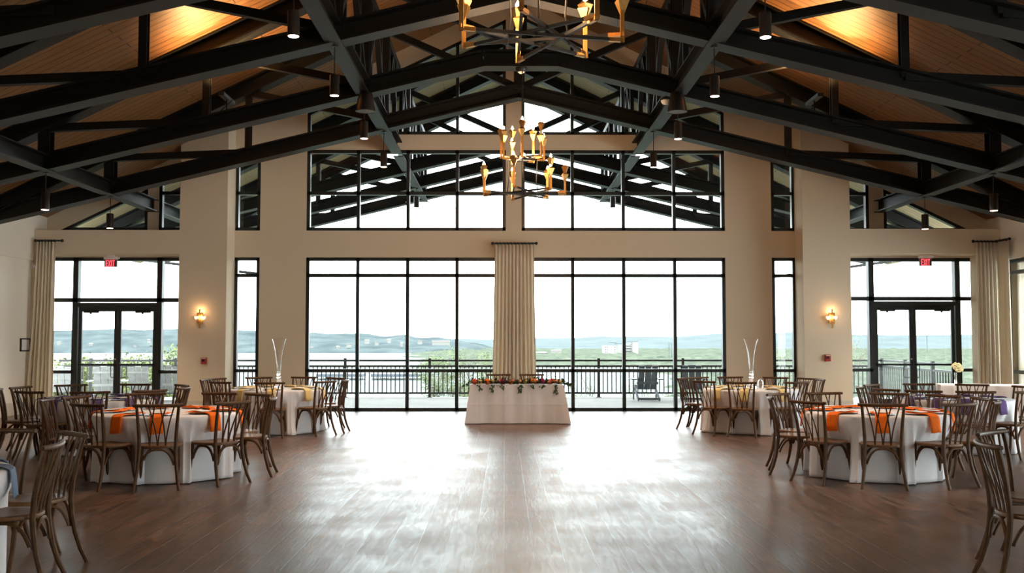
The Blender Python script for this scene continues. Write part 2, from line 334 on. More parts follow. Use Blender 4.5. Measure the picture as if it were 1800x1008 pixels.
# ------------------------------------------------------------------ door walls
def door_unit(q, px_posts, px_c, yt, yr, first):
    a, b = min(q['b'], q['f']), max(q['b'], q['f']); p0, p1 = [c_(v) for v in px_posts]; zt_, zr_ = zt(yt), zt(yr)
    wn[0] += 1; root = sempty('window_%d' % wn[0]); fr = MB(); y = D + .09
    def bar(u0, z0, u1, z1, wd=.075, dep=.16): fr.beam((u0, y, z0), (u1, y, z1), wd, dep, (0, 1, 0))
    bar(a, zH - .04, b, zH - .04); bar(a + .04, 0, a + .04, zH); bar(b - .04, 0, b - .04, zH)
    for p in (p0, p1): bar(p, 0, p, zH, .12)
    bar(a, zt_, b, zt_, .09); bar(a, zr_, p0, zr_); bar(p1, zr_, b, zr_); bar(a, .05, p0, .05, .1); bar(p1, .05, b, .05, .1)
    bar(p0, zt_ - .11, p1, zt_ - .11, .1, .2)
    fr.build('window_frame', M['frame'], root)
    MB().box(a, b, y, y + .006, zt_, zH - .05).box(a, p0, y, y + .006, .05, zt_).box(p1, b, y, y + .006, .05, zt_).build('window_pane', M['pane'], root)
    xc = c_(px_c); zd = zt_ - .16
    for i, (u0, u1) in enumerate(((p0 + .07, xc - .002), (xc + .002, p1 - .07))):
        d = sempty('door_%d' % (first + i)); fm = MB(); yy = D + .06; s = .075
        fm.box(u0, u0 + s, yy, yy + .05, .01, zd).box(u1 - s, u1, yy, yy + .05, .01, zd).box(u0 + s, u1 - s, yy, yy + .05, zd - .10, zd).box(u0 + s, u1 - s, yy, yy + .05, .01, .27)
        fm.build('door_frame', M['frame'], d)
        MB().box(u0 + s, u1 - s, yy + .02, yy + .028, .27, zd - .10).build('door_glass', M['pane'], d)
        zb = zt(641.5); inner = u1 - .04 if i == 0 else u0 + .04; sg = -1 if i == 0 else 1
        MB().box(u0 + .03, u1 - .03, yy - .07, yy - .04, zb - .022, zb + .022).box(u0 + .03, u0 + .07, yy - .05, yy, zb - .03, zb + .03).box(u1 - .07, u1 - .03, yy - .05, yy, zb - .03, zb + .03).build('push_bar', M['blackmetal'], d)
        hx = inner + sg * .12
        MB().tube([(inner, yy + .05, .62 + .4), (inner + sg * .02, yy + .11, 1.03), (hx, yy + .11, 1.03), (hx + sg * .02, yy + .11, 1.0), (hx + sg * .02, yy + .11, .78), (hx, yy + .11, .75), (inner + sg * .02, yy + .11, .75), (inner, yy + .05, .75)], .011, 6).build('pull_handle', M['blackmetal'], d, True)
        cx = (u0 + s + .22) if i == 0 else (u1 - s - .22)
        MB().box(cx - .17, cx + .17, yy - .06, yy, zd - .13, zd - .05).box(cx - .03, cx + .01, yy - .05, yy - .02, zd - .16, zd - .13).build('door_closer', M['blackmetal'], d)
        if i == 0: MB().lathe([(.0, 0), (.018, 0), (.018, .012), (0, .012)], 10, (0, 0, 0)).build('lock_cylinder', M['whitepl'], d, True).matrix_local = Matrix.Translation((u1 - .04, yy - .012, 1.17)) @ Matrix.Rotation(-PI / 2, 4, 'X')
door_unit(Lx, (131, 279), 205.5, 528, 654, 1)
door_unit(Rx, (1533, 1685), 1606, 525, 651, 3)
# ledge caps where the header tops read as sills are part of the headers; thin sills under the high windows
# ================================================================== ROOF STEEL
TZ = lambda x: 6.52 - .242 * abs(x - XC)        # underside of the bottom chords
PB = (2.75, 5.5, 8.28)
def truss(Y, label, group, flat=False, name='roof_truss', half=(XL + .02, XR - .02)):
    root = thing(name, label, 'roof truss', (XC, Y, 0), 0, group); W, H = .34, .30
    L = lambda x: x - XC
    dz = .15
    for s in (-1, 1):
        xe = half[0] if s < 0 else half[1]
        x0 = XC + (s * .66 if flat else 0)
        MB().ibeam((L(x0), 0, TZ(x0) + dz), (L(xe), 0, TZ(xe) + dz), W, H).build('bottom_chord', M['steel'], root)
        MB().ibeam((L(XC), 0, ceil_z(XC) - dz - .02), (L(xe), 0, ceil_z(xe) - dz - .02), W, H).build('top_chord', M['steel'], root)
    if flat: MB().ibeam((-.66, 0, TZ(XC + .66) + dz), (.66, 0, TZ(XC + .66) + dz), W, H).build('bottom_chord', M['steel'], root)
    for x, wd in [(0, .2)] + [(s * p, q) for s in (-1, 1) for p, q in zip(PB, (.2, .12, .2))]:
        MB().ibeam((x, 0, TZ(XC + x) + .2), (x, 0, ceil_z(XC + x) - .25), wd, wd, (0, 1, 0), .018, .014).build('web_post', M['steel'], root)
    for s in (-1, 1):
        pts = (0,) + PB
        for k in range(3):
            a, b = XC + s * pts[k], XC + s * pts[k + 1]
            p0 = Vector((L(a), 0, TZ(a) + .22)); p1 = Vector((L(b), 0, ceil_z(b) - .27))
            MB().beam(p0, p1, .13, .13, (0, 1, 0)).build('web_diagonal', M['steel'], root)
    return root
TY = {1: 20.45, 2: 17.55, 3: 14.45, 4: 11.6}
truss(TY[1], 'black steel roof truss nearest the window wall inside the hall', 'hall roof trusses')
truss(TY[2], 'black steel roof truss with flat peak where the small chandelier hangs', 'hall roof trusses', True)
truss(TY[3], 'black steel roof truss third in from the window wall', 'hall roof trusses')
truss(TY[4], 'black steel roof truss nearest the camera, cut by the top frame edge', 'hall roof trusses')
OY = (25.6, 28.2, 30.6)
porch = []
for y, t in zip(OY, ('first porch truss outside, just beyond the glass', 'middle porch truss outside, carrying the two porch lamps', 'outermost porch truss outside, framing the open sky')):
    porch.append(truss(y, 'black steel ' + t, 'porch roof trusses', name='porch_truss'))
def purlin(x, ya, yb, joints, label, group):
    zb = TZ(x); root = thing('lattice_girder', label, 'girder', (x, 0, 0), 0, group)
    MB().ibeam((0, ya, zb + .14), (0, yb, zb + .14), .24, .28, (0, 0, 1), .02, .014).build('bottom_beam', M['steel'], root)
    zc = ceil_z(x) - .4
    if zc - zb > .7:
        MB().beam((0, ya, zc), (0, yb, zc), .14, .14).build('top_beam', M['steel'], root)
        for a, b in joints:
            m = (a + b) / 2
            MB().beam((0, a + .1, zb + .28), (0, m, zc - .07), .10, .10, (1, 0, 0)).build('web_diagonal', M['steel'], root)
            MB().beam((0, b - .1, zb + .28), (0, m, zc - .07), .10, .10, (1, 0, 0)).build('web_diagonal', M['steel'], root)
            for yy in (a + (b - a) * .25, a + (b - a) * .75):
                MB().beam((0, yy, zb + .28), (0, yy, zc - .07), .09, .09, (1, 0, 0)).build('web_post', M['steel'], root)
for s, sd in ((-1, 'left'), (1, 'right')):
    for p, nm in ((PB[0], 'upper'), (PB[2], 'lower')):
        x = XC + s * p
        js = [(8.6, TY[4]), (TY[4], TY[3]), (TY[3], TY[2]), (TY[2], TY[1]), (TY[1], D)]
        purlin(x, 8.6, D - .01, js, 'black %s %s girder running to the window wall under the hall roof' % (nm, sd), 'hall roof girders')
        purlin(x, D + .29, 31.0, [(D + .3, OY[0]), (OY[0], OY[1]), (OY[1], OY[2])], 'black %s %s girder under the porch roof outside' % (nm, sd), 'porch roof girders')
tag(roof_slab(D + .28, 31.3, M['porch'], 'porch_roof', .5), 'daylight-toned plank porch roof outside beyond the high windows', 'roof')
# ------------------------------------------------------------------ lamps under the roof
def make_pendant(label, x, Y, ztop, zrod, group, r=.07, h=.30, lit=True):
    root = thing('pendant_lamp', label, 'lamp', (x, Y, 0), 0, group)
    MB().lathe([(r * .9, ztop - h + .004), (r, ztop - h), (r, ztop - .008), (r * .9, ztop), (.02, ztop + .005)], 20).build('lamp_shade', M['pendant'], root, True)
    MB().lathe([(r * .86, ztop - h - .002), (r * .86, ztop - h + .003)], 20).build('lamp_lens', M['lampglow'] if lit else M['whitepl'], root, True)
    MB().tube([(0, 0, ztop), (0, 0, zrod)], .008, 6).build('hanging_rod', M['blackmetal'], root)
    MB().lathe([(.05, zrod - .02), (.05, zrod)], 12).build('ceiling_plate', M['blackmetal'], root)
    return root
ordn = {1: 'nearest the window wall', 2: 'at the second truss from the windows', 3: 'at the third truss from the windows', 4: 'at the foremost truss'}
for t in (1, 2, 3, 4):
    for s, sd in ((-1, 'left'), (1, 'right')):
        for k, (p, zb, nm) in enumerate(((PB[0], 5.12, 'upper'), (PB[2], 3.86, 'lower'))):
            if k and t > 2: continue
            x = XC + s * p; lbl = 'lit black cylinder pendant, %s %s row, %s' % (nm, sd, ordn[t])
            make_pendant(lbl, x, TY[t] + .02, zb + .3, TZ(x) - .0, 'black cylinder pendants')
            light('pendant_spot', 'SPOT', (x, TY[t] + .02, zb - .03), 150, (1, .78, .58), spot_size=math.radians(95), spot_blend=.8, shadow_soft_size=.06)
for s, sd in ((-1, 'left'), (1, 'right')):
    x = XC + s * PB[0]
    make_pendant('unlit grey cylinder pendant on the porch seen through high window, %s of centre' % sd, x, OY[1], 5.62, TZ(x), 'porch cylinder pendants', .075, .3, False)
# cone loudspeakers under the second truss
for s, sd in ((-1, 'left'), (1, 'right')):
    x = XC + s * 2.68; zb = 5.52
    root = thing('cone_speaker', 'black cone-shaped hanging speaker under the %s side of the roof' % sd, 'speaker', (x, TY[2] - .32, 0), 0, 'cone speakers')
    MB().lathe([(.15, zb + .012), (.172, zb), (.172, zb + .02), (.115, zb + .31), (.09, zb + .33)], 28).build('speaker_body', M['pendant'], root, True)
    MB().lathe([(.15, zb + .004), (.15, zb + .013)], 28).build('speaker_grille', M['grey'], root, True)
    MB().tube([(0, 0, zb + .33), (0, .1, TZ(x) + .02)], .006, 6).build('hanging_cable', M['blackmetal'], root)
x_, z_ = P(1171, 177, 17.3)
dc = thing('smoke_detector', 'small white dome detector beside the right cone speaker', 'detector', (x_, 17.3, z_ - .03))
MB().lathe([(.02, -.04), (.06, -.03), (.085, 0), (.09, .03)], 20).build('dome', M['whitepl'], dc, True)
MB().lathe([(.1, .03), (.1, .06), (.04, .10)], 20).build('mount', M['blackmetal'], dc, True)
dc2 = thing('smoke_detector', 'dark round detector under the flat peak of the second truss', 'detector', (XC, TY[2] - .05, TZ(XC + .66)))
MB().lathe([(.07, -.075), (.1, -.03), (.1, 0)], 20).build('dome', M['blackmetal'], dc2, True)
MB().lathe([(.03, -.1), (.06, -.075)], 16).build('sensor', M['whitepl'], dc2, True)
# uplights sitting on the bottom chord, washing the plank ceiling
for t, e in ((2, 210), ):
    for s, sd in ((-1, 'left'), (1, 'right')):
        x = XC + s * 5.15; z = TZ(x) + .30
        root = thing('uplight', 'small bracket uplight on the second truss, %s side, washing ceiling' % sd, 'lamp', (x, TY[t], z), 0, 'ceiling uplights')
        MB().box(-.05, .05, -.36, .36, .22, .28).build('lamp_head', M['pendant'], root)
        MB().box(-.03, .03, -.34, .34, .279, .282).build('lamp_lens', M['lampglow'], root)
        MB().beam((0, 0, 0), (0, 0, .22), .025, .025).beam((-.1, 0, .03), (.1, 0, .22), .015, .015).build('bracket', M['steel'], root)
        for dy in (-.33, .33):
            l = light('uplight_spot', 'SPOT', (x, TY[t] + dy, z + .32), e * .6, (1, .56, .22), spot_size=math.radians(150), spot_blend=.8, shadow_soft_size=.05)
            l.rotation_euler = (PI, 0, 0)
# ------------------------------------------------------------------ chandeliers
def chandelier(cx, cy, zlow, label, ztop, seed):
    rnd = random.Random(seed); root = thing('chandelier', label, 'chandelier', (cx, cy, 0), 0, 'brass candle chandeliers')
    cup = MB(); hw = .052
    # faceted cup: small square foot opening to a kite-shaped rim
    cup.add([(-.011, -.011, 0), (.011, -.011, 0), (.011, .011, 0), (-.011, .011, 0), (-hw, -hw, .13), (hw, -hw, .13), (hw, hw, .13), (-hw, hw, .13), (0, -.03, .165), (.03, 0, .165), (0, .03, .165), (-.03, 0, .165)],
            [(0, 3, 2, 1), (0, 1, 5, 4), (1, 2, 6, 5), (2, 3, 7, 6), (3, 0, 4, 7), (4, 5, 8), (5, 6, 9), (6, 7, 10), (7, 4, 11), (5, 9, 8), (6, 10, 9), (7, 11, 10), (4, 8, 11), (8, 9, 10, 11)])
    cupo = None; bulbo = None; armm = {}
    def tier(zt_, nb, R, off, hts):
        nonlocal cupo, bulbo
        for i in range(nb):
            a = PI * i / nb + .23; d = Vector((math.cos(a), math.sin(a), 0)); nrm = Vector((-d.y, d.x, 0)); z = zt_ + .035 * ((i * 2) % nb) / nb * 2
            o_ = nrm * off * (1 if i % 2 else -1)
            p0 = o_ - d * R; p1 = o_ + d * R; p0.z = p1.z = z
            MB().beam(p0 + d * .1, p1 - d * .1, .028, .028).build('cross_bar', M['blackmetal'], root)
            for sgn, p in ((-1, p0), (1, p1)):
                h = hts[(i + (sgn > 0)) % len(hts)]
                am = MB(); am.beam(p - d * sgn * .125, p + d * sgn * .017, .034, .034); am.beam(p + Vector((0, 0, -.017)), p + Vector((0, 0, h)), .034, .034, (1, 0, 0))
                ao = am.build('candle_arm', M['brass'], root)
                if cupo is None:
                    cupo = cup.build('cup', M['brass'], ao)
                    bulbo = MB().lathe([(.008, 0), (.02, .015), (.022, .03), (.013, .055), (.002, .075)], 10).build('bulb', M['bulb'], ao, True)
                    c1, b1 = cupo, bulbo
                else:
                    c1, b1 = cupo.copy(), bulbo.copy(); COL.objects.link(c1); COL.objects.link(b1); c1.parent = ao; b1.parent = ao
                c1.location = p + Vector((0, 0, h)); b1.location = p + Vector((0, 0, h + .15)); c1.rotation_euler = (0, 0, a)
    tier(zlow, 7, .72, .16, (.30, .22, .36))
    tier(zlow + .60, 6, .36, .10, (.34, .24, .42))
    for k in range(3):
        a = 2 * PI * k / 3 + .5
        MB().tube([(.32 * math.cos(a), .32 * math.sin(a), zlow), (.28 * math.cos(a), .28 * math.sin(a), zlow + .25), (.3 * math.cos(a), .3 * math.sin(a), zlow + .62)], .009, 6).build('support_rod', M['blackmetal'], root)
    MB().lathe([(.05, zlow + .60), (.05, zlow + .72), (.02, zlow + .76)], 12).build('hub', M['blackmetal'], root, True)
    MB().tube([(0, 0, zlow + .7), (0, 0, ztop)], .01, 6).build('hanging_stem', M['blackmetal'], root)
    light('chandelier_glow', 'POINT', (cx, cy, zlow + .62), 70, (1, .62, .34), shadow_soft_size=.45)
xc2 = PX(921, 17.5, 330)
chandelier(XC + .02, 17.45, 4.12, 'small-looking far brass candle chandelier in front of the high windows', TZ(XC + .66), 3)
chandelier(XC + .0, 8.75, 4.22, 'large near brass candle chandelier cut off by the top frame edge', ceil_z(XC), 5)

# ================================================================== WALL FITTINGS
def sconce(px, label):
    x, z = P(px, 560, DF); root = thing('wall_sconce', label, 'wall lamp', (x, DF, z), 0, 'brass wall sconces')
    MB().box(-.014, .014, -.10, -.086, -.22, .20).build('rod', M['brass'], root)
    MB().box(-.065, -.006, -.085, -.045, .05, .125).box(.006, .065, -.085, -.045, .05, .125).build('upper_block', M['brass'], root)
    MB().box(-.065, -.006, -.085, -.045, -.12, -.01).box(.006, .065, -.085, -.045, -.12, -.01).build('lower_block', M['brass'], root)
    MB().box(-.05, .05, -.03, 0, -.11, .10).build('back_plate', M['brass'], root)
    gl = MB(); pts = [(.12 * math.cos(t), .02 + .07 * math.sin(t)) for t in [PI + PI * k / 16 for k in range(17)]]
    gl.prism(pts + [(.12, .045), (-.12, .045)], -.075, -.035); gl.build('glass_bowl', M['sconceglow'], root)
    light('sconce_light', 'POINT', (x, DF - .085, z + .15), 1.1, (1, .60, .30), shadow_soft_size=.05)
    light('sconce_light', 'POINT', (x, DF - .2, z + .02), .5, (1, .60, .30), shadow_soft_size=.05)
sconce(353, 'lit brass wall sconce on the left column')
sconce(1460.5, 'lit brass wall sconce on the right column')
def alarm(px, py, label):
    x, z = P(px, py, DF); root = thing('fire_alarm_call_point', label, 'fire alarm', (x, DF, z), 0, 'red fire alarm pulls')
    MB().box(-.06, .06, -.05, 0, -.075, .075).build('housing', M['redbox'], root, bevel=.006)
    MB().box(-.035, .02, -.062, -.05, -.02, .03).build('pull_lever', M['blackmetal'], root)
    MB().box(-.05, .05, -.055, -.05, .045, .065).build('label_strip', M['whitepl'], root)
alarm(359, 634.5, 'red fire alarm pull on the left column below the sconce')
alarm(1454.5, 629.5, 'red fire alarm pull on the right column below the sconce')
def exit_sign(px, label, ytop):
    yy = DF + .3; x, z = P(px, ytop, yy); root = thing('exit_sign', label, 'exit sign', (x, yy, z), 0, 'red exit signs')
    MB().box(-.07, .07, -.05, .05, 0, zf(446.5) - z).build('ceiling_canopy', M['whitepl'], root)
    MB().box(-.15, .15, -.045, .045, -.065, 0).build('housing', M['whitepl'], root, bevel=.008)
    MB().box(-.139, .139, -.02, .02, -.235, -.065).build('sign_face', M['grey'], root)
    lt = MB(); H_, S_, y_ = .135, .0145, -.024; z0 = -.152
    def stroke(xa, za, xb, zb, s_=S_): lt.beam((xa, y_, z0 + za), (xb, y_, z0 + zb), s_, .006, (0, 1, 0))
    h2 = H_ / 2; q = S_ / 2
    stroke(-.098, -h2, -.098, h2); [stroke(-.098, v, -.058, v) for v in (-h2 + q, 0, h2 - q)]
    stroke(-.044, -h2, -.001, h2, .013); stroke(-.044, h2, -.001, -h2, .013)
    stroke(.022, -h2, .022, h2); stroke(.068, -h2, .068, h2); stroke(.043, h2 - q, .093, h2 - q)
    lt.build('exit_letters', M['redletter'], root)
    MB().lathe([(.0, -.02), (.03, -.02), (.025, .02), (0, .02)], 12, (.17, 0, -.03)).build('emergency_lamp', M['whitepl'], root, True)
exit_sign(195.2, 'hanging EXIT sign with red letters over the left glass doors', 451.5)
exit_sign(1626.5, 'hanging EXIT sign with red letters over the right glass doors', 449.5)
# framed notice, camera and switch on the left wall
xl = XL - .04
def onleft(px, py): # point on the lower left wall
    r = _ray(px, py); k = xl / r[0]; return r[1] * k, CH + r[2] * k
y1, z1 = onleft(35, 595); y2, z2 = onleft(52, 618)
n_ = thing('framed_notice', 'black-framed white notice on the left wall', 'picture frame', (xl, (y1 + y2) / 2, (z1 + z2) / 2))
hy, hz = abs(y2 - y1) / 2, abs(z1 - z2) / 2
MB().box(0, .02, -hy, hy, hz - .03, hz).box(0, .02, -hy, hy, -hz, -hz + .03).box(0, .02, -hy, -hy + .05, -hz, hz).box(0, .02, hy - .05, hy, -hz, hz).build('frame', M['blackmetal'], n_)
MB().box(0, .012, -hy + .04, hy - .04, -hz + .02, hz - .02).build('notice_sheet', M['card'], n_)
y1, z1 = onleft(57, 468)
s_ = thing('security_camera', 'white security camera high beside the left curtain', 'camera', (xl, y1 - .05, z1))
MB().box(0, .05, -.05, .05, -.06, .06).build('base', M['whitepl'], s_, bevel=.01)
MB().lathe([(.0, 0), (.045, .0), (.055, .03), (.055, .08), (.045, .1), (0, .1)], 16, (0, 0, 0)).build('camera_body', M['whitepl'], s_, True).matrix_local = Matrix.Translation((.05, 0, 0)) @ Matrix.Rotation(PI / 2, 4, 'Y')
MB().lathe([(.0, 0), (.028, .0), (.028, .01), (0, .01)], 16).build('lens', M['blackmetal'], s_, True).matrix_local = Matrix.Translation((.145, 0, 0)) @ Matrix.Rotation(PI / 2, 4, 'Y')
y1, z1 = onleft(58, 480)
tag(MB().box(xl, xl + .03, y1 - .06, y1 + .06, z1 - .07, z1 + .07).build('junction_box', M['whitepl'], bevel=.006), 'small white junction box under the security camera', 'box')

# ------------------------------------------------------------------ curtains
def curtain(name, label, a0, a1, b0, b1, ztop, folds, amp, seed, rail, ringr=.02):
    """a0,a1: top ends on the floor plan (x,y); b0,b1: bottom ends; rail: ends of the rod"""
    rnd = random.Random(seed); n = folds * 10; rows = 14; vs = []; fs = []
    a0, a1, b0, b1 = [Vector((*v, 0)) for v in (a0, a1, b0, b1)]
    nr = (a1 - a0).normalized().cross(Vector((0, 0, 1))); ph = [rnd.uniform(-.6, .6) for _ in range(folds + 2)]
    for j in range(rows + 1):
        t = j / rows; z = ztop * (1 - t) + .01 * t
        e = t ** 1.5
        for i in range(n + 1):
            u = i / n; p = (a0.lerp(a1, u)).lerp(b0.lerp(b1, u), e); k = u * folds; fi = int(k); jit = ph[min(fi, folds)] * (1 - (k - fi)) + ph[min(fi + 1, folds)] * (k - fi)
            d = math.sin(2 * PI * k + jit * (1.5 * t)) * amp * (.75 + .5 * t) + .5 * amp * t * math.sin(2 * PI * k * .37 + seed)
            q = p + nr * d; vs.append((q.x, q.y, z))
    w_ = n + 1
    for j in range(rows):
        for i in range(n): fs.append((j * w_ + i, j * w_ + i + 1, (j + 1) * w_ + i + 1, (j + 1) * w_ + i))
    root = thing(name, label, 'curtain', (0, 0, 0))
    o = MB(); o.add(vs, fs); ob = o.build('curtain_cloth', M['curtain'], root, True); md = ob.modifiers.new('s', 'SOLIDIFY'); md.thickness = .008
    for p, q in rail:
        r = MB(); r.tube([(*p, ztop + .025), (*q, ztop + .025)], .018, 10); r.build('curtain_rod', M['blackmetal'], root, True)
        for e_ in (p, q): MB().lathe([(0, -.035), (.025, -.028), (.036, 0), (.025, .028), (0, .035)], 12, (*e_, ztop + .025)).build('finial', M['blackmetal'], root, True)
    nrg = folds
    for k in range(nrg):
        c = a0.lerp(a1, (k + .5) / nrg)
        MB().lathe([(.02, -.028), (.027, -.02), (.027, .02), (.02, .028)], 8, (c.x, c.y, ztop + .02)).build('ring', M['blackmetal'], root)
    return root
yc = D - .16
zc = PZ(430, yc)
curtain('curtain', 'long oatmeal curtain hanging between the two centre windows', (PX(870, yc), yc), (PX(939, yc), yc), (PX(865, yc), yc), (PX(944, yc), yc), zc, 11, .035, 1, [((PX(866, yc), yc), (PX(943, yc), yc))])
yc = DF - .14; zc = PZ(426, yc)
curtain('curtain', 'long oatmeal curtain in the left corner beside the glass doors', (PX(62, yc), yc), (PX(94.5, yc), yc), (PX(50, yc), yc), (PX(97, yc), yc - .02), zc, 6, .045, 2, [((PX(59, yc), yc), (PX(106, yc), yc))])
curtain('curtain', 'oatmeal curtain right of the right glass doors, left of the corner', (PX(1718.5, yc), yc), (PX(1756, yc), yc), (PX(1717, yc), yc), (PX(1758, yc), yc), PZ(426, yc), 6, .045, 3, [((PX(1714, yc), yc), (PX(1755, yc), yc))])
xr = XR - .16
ya, yb = 22.08, xr * FPX / (1777 - 886)
curtain('curtain', 'oatmeal curtain on the right side wall beside the corner', (xr, ya), (xr, yb), (xr - .02, ya), (xr - .05, yb - .12), PZ(426, yc), 5, .05, 4, [((xr, 22.1), (xr, yb - .1))])

# ================================================================== CROSS-BACK CHAIRS
def make_chair():
    root = thing('cross_back_chair', 'chair', 'chair')
    s = MB(); n = 40; pl = []
    for k in range(n):
        a = 2 * PI * k / n; ca, sa = math.cos(a), math.sin(a); e = 2.6
        x = .225 * math.copysign(abs(ca) ** (2 / e), ca); y = .222 * math.copysign(abs(sa) ** (2 / e), sa)
        x *= 1.0 + .10 * (y / .22); pl.append((x, y))
    vs = []
    for sc_, z in ((.93, .435), (1.0, .441), (1.01, .452), (1.0, .463), (.95, .468), (.75, .4655)): vs += [(x * sc_, y * sc_, z) for x, y in pl]
    vs.append((0, 0, .4625)); fs = [tuple(range(n - 1, -1, -1))]
    for j in range(5): fs += [(j * n + k, j * n + (k + 1) % n, (j + 1) * n + (k + 1) % n, (j + 1) * n + k) for k in range(n)]
    fs += [(5 * n + k, 5 * n + (k + 1) % n, 6 * n) for k in range(n)]
    s.add(vs, fs).build('seat', M['seat'], root, True)
    for sx in (-1, 1):
        # rear leg and back post in one bent length
        pts = [(sx * .228, -.315, 0), (sx * .212, -.272, .10), (sx * .197, -.238, .22), (sx * .187, -.216, .35), (sx * .184, -.207, .45), (sx * .187, -.215, .56), (sx * .196, -.236, .70), (sx * .206, -.262, .82), (sx * .212, -.280, .885)]
        MB().tube(pts, [.0155, .0175, .019, .020, .020, .019, .018, .0165, .016], 8).build('rear_leg', M['chair'], root, True)
        pts = [(sx * .215, .222, 0), (sx * .200, .195, .14), (sx * .190, .176, .30), (sx * .187, .170, .44)]
        MB().tube(pts, [.0145, .017, .019, .0195], 8).build('front_leg', M['chair'], root, True)
    def arch(p0, p1, drop, name):   # bentwood brace: up one leg, across under the seat, down the other
        p0, p1 = Vector(p0), Vector(p1); pts = []
        for k in range(17):
            t = k / 16; u = .5 - .5 * math.cos(PI * t); z = .425 - drop * (abs(2 * u - 1) ** 3.2) if 0 < k < 16 else .425 - drop
            q = p0.lerp(p1, u); pts.append((q.x, q.y, z))
        MB().tube(pts, .0105, 6, 1.35).build(name, M['chair'], root, True)
    arch((-.170, -.222, 0), (.170, -.222, 0), .165, 'brace'); arch((-.170, .180, 0), (.170, .180, 0), .15, 'brace')
    arch((-.189, -.195, 0), (-.191, .160, 0), .155, 'brace'); arch((.189, -.195, 0), (.191, .160, 0), .155, 'brace')
    pts = []; rr = []
    for k in range(13):
        u = -1 + k / 6; pts.append((u * .252, -.279 - .038 * (1 - u * u) + .006, .895 + .004 * u * u)); rr.append(.0185 if abs(u) < .99 else .016)
    MB().tube(pts, rr, 10, 1.0).build('top_rail', M['chair'], root, True)
    for xb, xt in ((-.082, -.168), (-.079, -.030), (-.003, -.090), (.003, .086), (.079, .026), (.082, .168)):
        pts = []
        for k in range(10):
            t = k / 9; z = .462 + t * .425; e = t ** 1.55; x = xb + (xt - xb) * e
            y = -.200 - .012 * 0 - (.078 + .036 * (1 - (x / .25) ** 2)) * t ** 1.25
            pts.append((x, y, z))
        MB().tube(pts, .0072, 6, 1.25).build('back_slat', M['chair'], root, True)
    return root
proto = make_chair(); used = [False]
def place_chair(x, y, face, label, group):
    """face: compass angle (rad, from +X) the sitter would look"""
    rz = face - PI / 2
    if not used[0]: used[0] = True; c = proto; c.location = (x, y, 0); c.rotation_euler = (0, 0, rz); c['label'] = label; c['group'] = group
    else: c = copy_tree(proto, label=label, loc=(x, y, 0), rz=rz, group=group)
    return c
HOUR = {6: 'nearest side', 5: 'near side towards right', 4: 'right side towards near', 3: 'right side', 2: 'right side towards far', 1: 'far side towards right',
        12: 'farthest side', 11: 'far side towards left', 10: 'left side towards far', 9: 'left side', 8: 'left side towards near', 7: 'near side towards left'}
def hours(degs):
    out = {}; free = set(range(1, 13)); order = sorted(degs)
    def hr(d): return ((90 - d) / 30) % 12
    for d in order:
        h = hr(d); best = min(free, key=lambda k: min(abs(h - k), 12 - abs(h - k))); out[d] = best; free.discard(best)
    return out
# ------------------------------------------------------------------ table linen
def round_cloth(cx, cy, R, ztop, angs, label, seed):
    rnd = random.Random(seed); n = 360; vs = []; fs = []
    ks = [(rnd.choice((11, 13)), rnd.uniform(0, 6.28), .35), (rnd.choice((19, 23)), rnd.uniform(0, 6.28), .40), (rnd.choice((31, 37)), rnd.uniform(0, 6.28), .25), (6, rnd.uniform(0, 6.28), .3)]
    fl = [rnd.uniform(0, 360) for _ in range(5)]
    rings = [(.0, 0), (.3, 0), (.6, 0), (R - .06, 0), (R - .02, .002), (R - .004, .008), (R + .004, .022)] + [(R + .006, .022 + (ztop - .032) * (j / 20)) for j in range(1, 21)]
    for r, dz in rings:
        z = ztop - dz; t = max(0, (dz - .022) / (ztop - .03))
        for k in range(n):
            a = 2 * PI * k / n; rr = r
            if t > 0:
                w_ = sum(A * (1 - abs(math.sin(m * a / 2 + p)) * 2) for m, p, A in ks)
                rr += .055 * t ** .45 * w_ + .03 * t
                for fd in fl:
                    dd = abs((math.degrees(a) - fd + 180) % 360 - 180)
                    rr += .09 * t ** 4 * math.exp(-(dd / 7) ** 2)
                for ad in angs:
                    dd = abs((math.degrees(a) - ad + 180) % 360 - 180); lim = R - .075
                    wgt = max(0, min(1, (17 - dd) / 4)) * max(0, min(1, (t - .12) / .25))
                    if rr > lim: rr = rr + (lim - rr) * wgt
            vs.append((rr * math.cos(a), rr * math.sin(a), z))
    for j in range(len(rings) - 1):
        for k in range(n): fs.append((j * n + k, j * n + (k + 1) % n, (j + 1) * n + (k + 1) % n, (j + 1) * n + k))
    o = MB().add(vs, fs).build('tablecloth', M['linen'], None, True, (cx, cy, 0))
    o.modifiers.new('s', 'SOLIDIFY').thickness = .004
    return tag(o, label, 'tablecloth', 'round white tablecloths')
